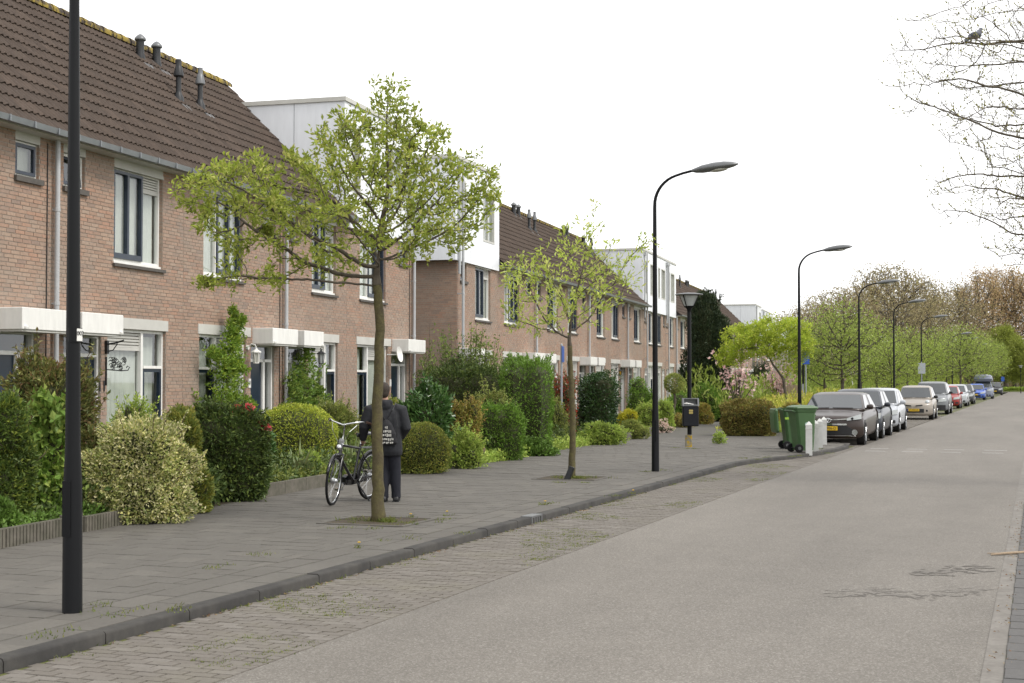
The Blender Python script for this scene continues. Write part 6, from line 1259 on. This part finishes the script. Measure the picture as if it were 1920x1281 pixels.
# ================================================================ bicycle, person, pigeon
M['bikeblack'] = mat('bike_black', (.010, .010, .012), rough=.25, coat=.5); M['rubber'] = M['tyre']; M['leather'] = mat('brown_grip', (.055, .028, .018), rough=.6)
def bicycle(pr, pf, label, steer=14, lean=-5, z=PZ):
    d = Vector((pf[0] - pr[0], pf[1] - pr[1], 0)); L = 1.08; B = empty('bicycle', (pr[0], pr[1], z)); tag(B, label, 'bicycle')
    B.rotation_euler = (R(lean), 0, math.atan2(d.y, d.x)); r_ = .335           # x forward, y left
    def wheel(par, cx, name):
        W = empty(name, (cx, 0, r_), 0, par); T = Matrix.Rotation(R(90), 4, 'X')
        MB().tube([(math.cos(a) * (r_ - .018), 0, math.sin(a) * (r_ - .018)) for a in np.linspace(0, 2 * math.pi, 40, endpoint=False)], .019, 8, closed=True).build('tyre', M['rubber'], W, smooth='all'); MB().tube([(math.cos(a) * (r_ - .042), 0, math.sin(a) * (r_ - .042)) for a in np.linspace(0, 2 * math.pi, 40, endpoint=False)], .009, 6, closed=True).build('rim', M['chrome'], W, smooth='all')
        sp = MB()
        for k in range(28): a = k * 2 * math.pi / 28; sp.tube([(math.cos(a + .5 * (-1) ** k) * .025, .028 * (-1) ** (k // 2), math.sin(a + .5 * (-1) ** k) * .025), (math.cos(a) * (r_ - .045), 0, math.sin(a) * (r_ - .045))], .0013, 3, cap=False)
        so = sp.build('spokes', M['chrome'], W); so['kind'] = 'stuff'; MB().lathe([(.012, -.055), (.03, -.04), (.04, -.02), (.04, .02), (.03, .04), (.012, .055)], 14, T).build('hub', M['alloy'], W, smooth=True)
        MB().tube([(math.cos(a) * (r_ + .018), 0, math.sin(a) * (r_ + .018)) for a in np.linspace(R(20 if cx else -5), R(160 if cx else 185), 18)], .02, 6).build('mudguard', M['bikeblack'], W, smooth='all'); return W
    wheel(B, 0, 'rear_wheel'); ht, hb = Vector((.83, 0, .86)), Vector((.88, 0, .66)); bb = Vector((.46, 0, .30)); st = Vector((.33, 0, .80))
    MB().tube([ht, hb], .022, 10).tube([hb, (.62, 0, .42), bb], .021, 10).tube([(.845, 0, .80), (.6, 0, .77), (.345, 0, .74)], .018, 10).tube([bb, st], .018, 10).tube([(.0, .06, r_), (.36, .04, .70)], .010, 6).tube([(0, -.06, r_), (.36, -.04, .70)], .010, 6).tube([(0, .06, r_), bb], .011, 6).tube([(0, -.06, r_), bb], .011, 6).build('frame', M['bikeblack'], B, smooth=True)
    F = empty('front_fork', (ht.x, 0, 0), R(steer), B); off = L - ht.x; wheel(F, off, 'front_wheel')
    MB().tube([(off, .055, r_), (off - .12, .05, .60), (.03, .04, .68)], .013, 7).tube([(off, -.055, r_), (off - .12, -.05, .60), (.03, -.04, .68)], .013, 7).tube([(.05, -.04, .68), (.05, .04, .68)], .016, 7).build('fork_blades', M['bikeblack'], F, smooth=True)
    MB().tube([(.03, 0, .66), (0, 0, .88), (-.05, 0, 1.06), (.03, 0, 1.08)], .014, 8).tube([(-.30, .27, 1.10), (-.15, .25, 1.14), (.03, .15, 1.12), (.03, 0, 1.08), (.03, -.15, 1.12), (-.15, -.25, 1.14), (-.30, -.27, 1.10)], .011, 8).build('handlebar', M['chrome'], F, smooth='all')
    for s in (-1, 1): MB().tube([(-.19, s * .265, 1.128), (-.32, s * .295, 1.098)], .018, 8).build('grip', M['leather'], F, smooth=True); MB().tube([(-.12, s * .24, 1.13), (-.2, s * .28, 1.10), (-.27, s * .30, 1.06)], .006, 5).build('brake_lever', M['chrome'], F)
    MB().tube([(-.1, .2, 1.12), (.1, .12, 1.0), (.06, .02, .8)], .004, 4).tube([(-.1, -.2, 1.12), (.1, -.12, 1.0), (.06, -.02, .8)], .004, 4).build('brake_cable', M['chrome'], F); MB().lathe([(.001, .06), (.035, .05), (.045, .0), (.03, -.05), (.001, -.06)], 12, Matrix.Translation((.12, 0, .78)) @ Matrix.Rotation(R(90), 4, 'Y')).build('headlamp', M['chrome'], F, smooth='all'); MB().lathe([(.001, .0), (.04, .002), (.04, .012), (.001, .014)], 14, Matrix.Translation((.035, 0, .86)) @ Matrix.Rotation(R(90), 4, 'Y')).build('badge', M['alloy'], F)
    MB().tube([st, (.30, 0, .90)], .013, 8).build('seat_post', M['chrome'], B); MB().loft([[Vector((x, w_ * math.cos(a), .925 + dz + .03 * math.sin(a))) for a in np.linspace(0, 2 * math.pi, 12, endpoint=False)] for x, w_, dz in ((.16, .04, .015), (.18, .095, .02), (.26, .09, .012), (.34, .045, .0), (.43, .022, .0), (.45, .008, 0))]).build('saddle', M['bikeblack'], B, smooth='all')
    rk = MB()
    for s in (-1, 0, 1): rk.tube([(.30, s * .06, .74), (-.26, s * .06, .74)], .006, 5)
    rk.tube([(-.26, -.06, .74), (-.26, .06, .74)], .006, 5).tube([(-.15, .06, .74), (0, .07, r_)], .006, 5).tube([(-.15, -.06, .74), (0, -.07, r_)], .006, 5); rk.build('luggage_rack', M['bikeblack'], B); MB().box(-.29, -.27, -.045, .045, .62, .68).build('rear_light', M['rhl'], B)
    MB().loft([[Vector((x, -.075 + .03 * c, bb.z + s * .075 * k)) for c, s in ((-1, -1), (-1, 1), (1, 1), (1, -1))] for x, k in ((-.05, .6), (.1, .7), (.4, 1.0), (.55, .9), (.58, .5))]).build('chain_guard', M['bikeblack'], B); MB().tube([(.46, -.1, .30), (.56, -.12, .16)], .011, 6).box(.50, .62, -.19, -.12, .145, .17).build('crank', M['chrome'], B); MB().tube([(.46, .1, .30), (.36, .12, .44)], .011, 6).box(.30, .42, .12, .19, .43, .455).build('crank', M['chrome'], B)
    MB().tube([(.40, .03, .27), (.30, .20, .015), (.24, .23, .01)], .011, 6).build('kickstand', M['black'], B); return B
M['rhl'] = mat('red_reflector', (.4, .03, .015), rough=.2)
bR, bF = gpp(690, 936), gpp(617, 947)
bicycle(bR, bF, 'black city bicycle with chrome handlebar beside the standing person')
b2 = gp(1520, 808, PZ); bicycle((b2[0] - .2, b2[1] + 8, 0), (b2[0] + .9, b2[1] + 8.2, 0), 'bicycle parked behind the third lamp post, only its handlebar showing', 5, 4)
# person seen from behind: x to the right, y away from the camera
def remeshed(mb, name, m, parent, voxel=.014, smooth_it=3):
    o = mb.build(name, m, parent); r_ = o.modifiers.new('remesh', 'REMESH'); r_.mode = 'VOXEL'; r_.voxel_size = voxel; r_.use_smooth_shade = True
    if smooth_it: s = o.modifiers.new('smooth', 'SMOOTH'); s.iterations = smooth_it; s.factor = .5
    return o
def blob(mb, c, r_, n=14):
    mb.lathe([(max(.001, math.sin(a)), -math.cos(a)) for a in np.linspace(0, math.pi, n)], 16, Matrix.Translation(c) @ Matrix.Diagonal((r_[0], r_[1], r_[2], 1))); return mb
def torso(mb, secs, n=18):
    return mb.loft([[Vector((cx + rx * math.copysign(abs(math.cos(a)) ** .85, math.cos(a)), cy + ry * math.copysign(abs(math.sin(a)) ** .85, math.sin(a)), z)) for a in np.linspace(0, 2 * math.pi, n, endpoint=False)] for z, cx, cy, rx, ry in secs])
pp_ = gpp(733, 941); PR = empty('person', (pp_[0], pp_[1], PZ), YAW); tag(PR, 'person in a dark jacket and trousers seen from behind, one hand on the bicycle', 'person')
M['skin'] = mat('skin', (.42, .24, .17), rough=.5); M['jacket'] = mat('dark_jacket', (.013, .014, .018), rough=.75, dirt=.2, dirt_s=12, bump=(14, .5, .02)); M['trousers'] = mat('dark_trousers', (.010, .011, .018), rough=.85, bump=(12, .5, .02)); M['hair'] = mat('short_hair', (.035, .024, .017), rough=.7, dirt=.3, dirt_s=60, bump=(120, .8, .01)); M['shoe'] = mat('black_shoe', (.012, .012, .013), rough=.5)
HEAD = Vector((-.10, .03, 1.53)); LHAND, RHAND = Vector((-.40, .10, .83)), Vector((.10, .16, .86)); LSH, RSH = Vector((-.295, .0, 1.28)), Vector((.135, .0, 1.28)); LEL, REL = Vector((-.375, -.01, 1.03)), Vector((.205, .0, 1.02)); HIP = Vector((-.06, 0, .80))
bd = MB(); blob(bd, HEAD, (.075, .095, .118)); blob(bd, HEAD + Vector((0, .02, -.05)), (.06, .075, .07)); blob(bd, HEAD + Vector((0, .098, -.01)), (.014, .018, .022)); blob(bd, HEAD + Vector((-.078, -.0, -.01)), (.012, .022, .034)); blob(bd, HEAD + Vector((.078, .0, -.01)), (.012, .022, .034))
bd.tube([HEAD + Vector((0, -.01, -.06)), Vector((-.09, 0, 1.36)), Vector((-.08, 0, 1.28))], [.055, .058, .08], 12); torso(bd, [(1.30, -.08, 0, .15, .08), (1.2, -.08, 0, .17, .10), (1.0, -.075, 0, .145, .095), (.85, -.06, 0, .15, .10), (.76, -.05, 0, .13, .09)])
for sh, el, hn in ((LSH, LEL, LHAND), (RSH, REL, RHAND)): bd.tube([sh + (HIP - sh) * .05, sh, el, hn], [.05, .05, .04, .027], 12)
for pts_ in ([(-.125, 0, .78), (-.115, .02, .45), (-.10, -.005, .12), (-.10, .06, .04)], [(.03, 0, .78), (.055, .03, .45), (.07, .02, .12), (.07, .08, .04)]): bd.tube(pts_, [.075, .05, .038, .03], 12)
for hn, dr_ in ((LHAND, Vector((-.03, .12, -.03))), (RHAND, Vector((-.06, .06, -.05)))):
    dn = dr_.normalized(); sd_ = dn.cross(Vector((0, 0, 1))).normalized(); pc = hn + dn * .05; bd.tube([hn, pc, pc + dn * .03], [.028, .036, .032], 10)
    for k, ln in enumerate((.062, .072, .068, .052)): b0 = pc + dn * .03 + sd_ * (.024 - .016 * k); b1 = b0 + dn * ln * .5 + Vector((0, 0, -.008)); bd.tube([b0 - dn * .015, b0, b1, b1 + dn * ln * .25 + Vector((0, 0, -ln * .45))], [.009, .009, .0085, .007], 6)
    bd.tube([pc + sd_ * .028 - dn * .01, pc + sd_ * .048 + dn * .02, pc + sd_ * .046 + dn * .045 + Vector((0, 0, -.015))], [.011, .010, .008], 6)
remeshed(bd, 'body', M['skin'], PR, .008, 1)
for s in (-1, 1): blob(MB(), HEAD + Vector((s * .032, .088, .012)), (.012, .009, .009)).build('eye', M['black'], PR, smooth='all')
MB().tube([HEAD + Vector((-.025, .092, -.055)), HEAD + Vector((0, .098, -.056)), HEAD + Vector((.025, .092, -.055))], .005, 5).build('mouth', mat('lips', (.3, .12, .1)), PR)
hr = MB(); blob(hr, HEAD + Vector((0, -.012, .022)), (.083, .098, .108)); blob(hr, HEAD + Vector((0, -.045, -.03)), (.070, .062, .07)); remeshed(hr, 'hair', M['hair'], PR, .01, 2)
jk = MB(); torso(jk, [(.635, -.045, 0, .195, .13), (.70, -.05, 0, .212, .15), (.85, -.06, 0, .212, .15), (1.0, -.075, -.005, .21, .145), (1.15, -.08, -.01, .215, .135), (1.25, -.08, -.005, .215, .115), (1.32, -.085, 0, .15, .09), (1.36, -.09, 0, .085, .08)])
jk.tube([LSH + Vector((.07, 0, .0)), LSH, LEL, LHAND + Vector((.0, -.03, .02))], [.085, .088, .075, .05], 14).tube([RSH + Vector((-.07, 0, 0)), RSH, REL, RHAND + Vector((.03, -.02, .03))], [.085, .088, .078, .052], 14)
jk.tube([(-.17, .03, 1.37), (-.17, -.06, 1.38), (-.09, -.095, 1.37), (-.01, -.06, 1.38), (-.01, .03, 1.37)], [.035, .042, .048, .042, .035], 10); blob(jk, Vector((-.09, -.085, 1.33)), (.10, .045, .07)); remeshed(jk, 'jacket', M['jacket'], PR, .014, 4)
tr_ = MB(); torso(tr_, [(.84, -.055, 0, .17, .115), (.72, -.05, 0, .175, .12), (.64, -.045, 0, .165, .11)]); tr_.tube([(-.125, 0, .74), (-.115, .02, .45), (-.10, -.005, .12), (-.10, -.0, .045)], [.10, .082, .068, .072], 14).tube([(.03, 0, .74), (.055, .03, .45), (.07, .02, .12), (.07, .02, .045)], [.10, .082, .066, .070], 14); remeshed(tr_, 'trousers', M['trousers'], PR, .014, 3)
for fx, fy_ in ((-.10, 0), (.07, .03)):
    sh = MB().loft([[Vector((fx + w_ * math.cos(a), fy_ + y, .0 + h * max(0, .5 + .5 * math.sin(a)))) for a in np.linspace(0, 2 * math.pi, 14, endpoint=False)] for y, w_, h in ((-.085, .03, .05), (-.07, .042, .085), (-.02, .045, .10), (.06, .045, .085), (.14, .048, .06), (.19, .035, .045), (.205, .015, .03))]); so = sh.build('shoe', M['shoe'], PR, smooth='all'); MB().box(fx - .044, fx + .044, fy_ - .085, fy_ + .19, .0, .016).build('sole', M['black'], so)
BG = empty('drawstring_bag', (pp_[0], pp_[1], PZ), YAW); tag(BG, 'dark drawstring bag with worn white print on the back of the standing person', 'bag')
M['bagcloth'] = mat('bag_cloth', (.016, .016, .019), rough=.8, bump=(16, .5, .02)); bg_ = MB(); torso(bg_, [(.79, -.02, -.165, .10, .02), (.82, -.02, -.175, .125, .04), (.95, -.03, -.18, .115, .045), (1.08, -.045, -.165, .075, .035), (1.14, -.055, -.15, .03, .02)]); remeshed(bg_, 'sack', M['bagcloth'], BG, .012, 3)
MB().tube([(-.05, -.15, 1.13), (.03, -.15, 1.27), (.06, -.09, 1.345), (.06, .0, 1.37)], .006, 5).tube([(-.06, -.15, 1.13), (-.16, -.15, 1.27), (-.19, -.09, 1.345)], .006, 5).tube([(.09, -.15, .82), (.10, -.155, 1.05), (.07, -.14, 1.26)], .006, 5).build('cord', M['black'], BG)
rb_ = random.Random(3)
for z, hgt, x0_, x1_ in ((1.035, .035, -.065, -.02), (.985, .045, -.085, .01), (.93, .045, -.095, .03), (.875, .045, -.10, .045), (.828, .035, -.10, .05)):     # worn white block print, unreadable from here
    x = x0_; pr_ = MB()
    while x < x1_:
        w_ = rb_.uniform(.008, .02); y_ = -.233 if z < 1.0 else -.217; pr_.box(x, x + w_, y_, y_ + .006, z - hgt / 2 + rb_.uniform(0, .012), z + hgt / 2 - rb_.uniform(0, .012)); x += w_ + rb_.uniform(.004, .012)
    pr_.build('print', M['white2'], BG)['kind'] = 'stuff'
# pigeon on the bare tree
M['pigeon'] = mat('pigeon_grey', (.18, .19, .23), (.26, .27, .31), nz=9, rough=.7); M['wingdk'] = mat('wing_dark', (.10, .105, .13), rough=.7)
d = ray(1831, 66); k = 25.3 / d[1]; pg = _C + d * k; PG = empty('pigeon', tuple(pg), R(20)); tag(PG, 'grey wood pigeon perched on a bare twig at the upper right', 'bird')
pb_ = MB(); blob(pb_, (0, 0, 0), (.085, .06, .065)); blob(pb_, (.045, 0, .045), (.05, .045, .055)); blob(pb_, (.075, 0, .10), (.032, .028, .032)); pb_.tube([(-.05, 0, -.01), (-.13, 0, -.06), (-.20, 0, -.10)], [.045, .03, .025], 10); o = remeshed(pb_, 'body', M['pigeon'], PG, .007, 2)
MB().lathe([(.007, 0), (.001, .028)], 6, Matrix.Translation((.104, 0, .098)) @ Matrix.Rotation(R(100), 4, 'Y')).build('beak', M['yel'], PG)
for s in (-1, 1): blob(MB(), (-.03, s * .052, .0), (.10, .018, .042)).build('wing', M['wingdk'], PG, smooth='all'); MB().tube([(.01, s * .025, -.055), (.01, s * .025, -.085)], .005, 5).build('leg', M['rhl'], PG)
tag(MB().tube([pg + np.array([-.35, -.05, -.11]), pg + np.array([0, 0, -.092]), pg + np.array([.5, .08, -.12]), pg + np.array([1.2, .15, -.3]), pg + np.array([1.9, .1, -.6])], [.004, .006, .009, .014, .02], 6).build('perch_branch', M['twig']), 'bare branch of the right hand tree on which the pigeon sits', 'branch')
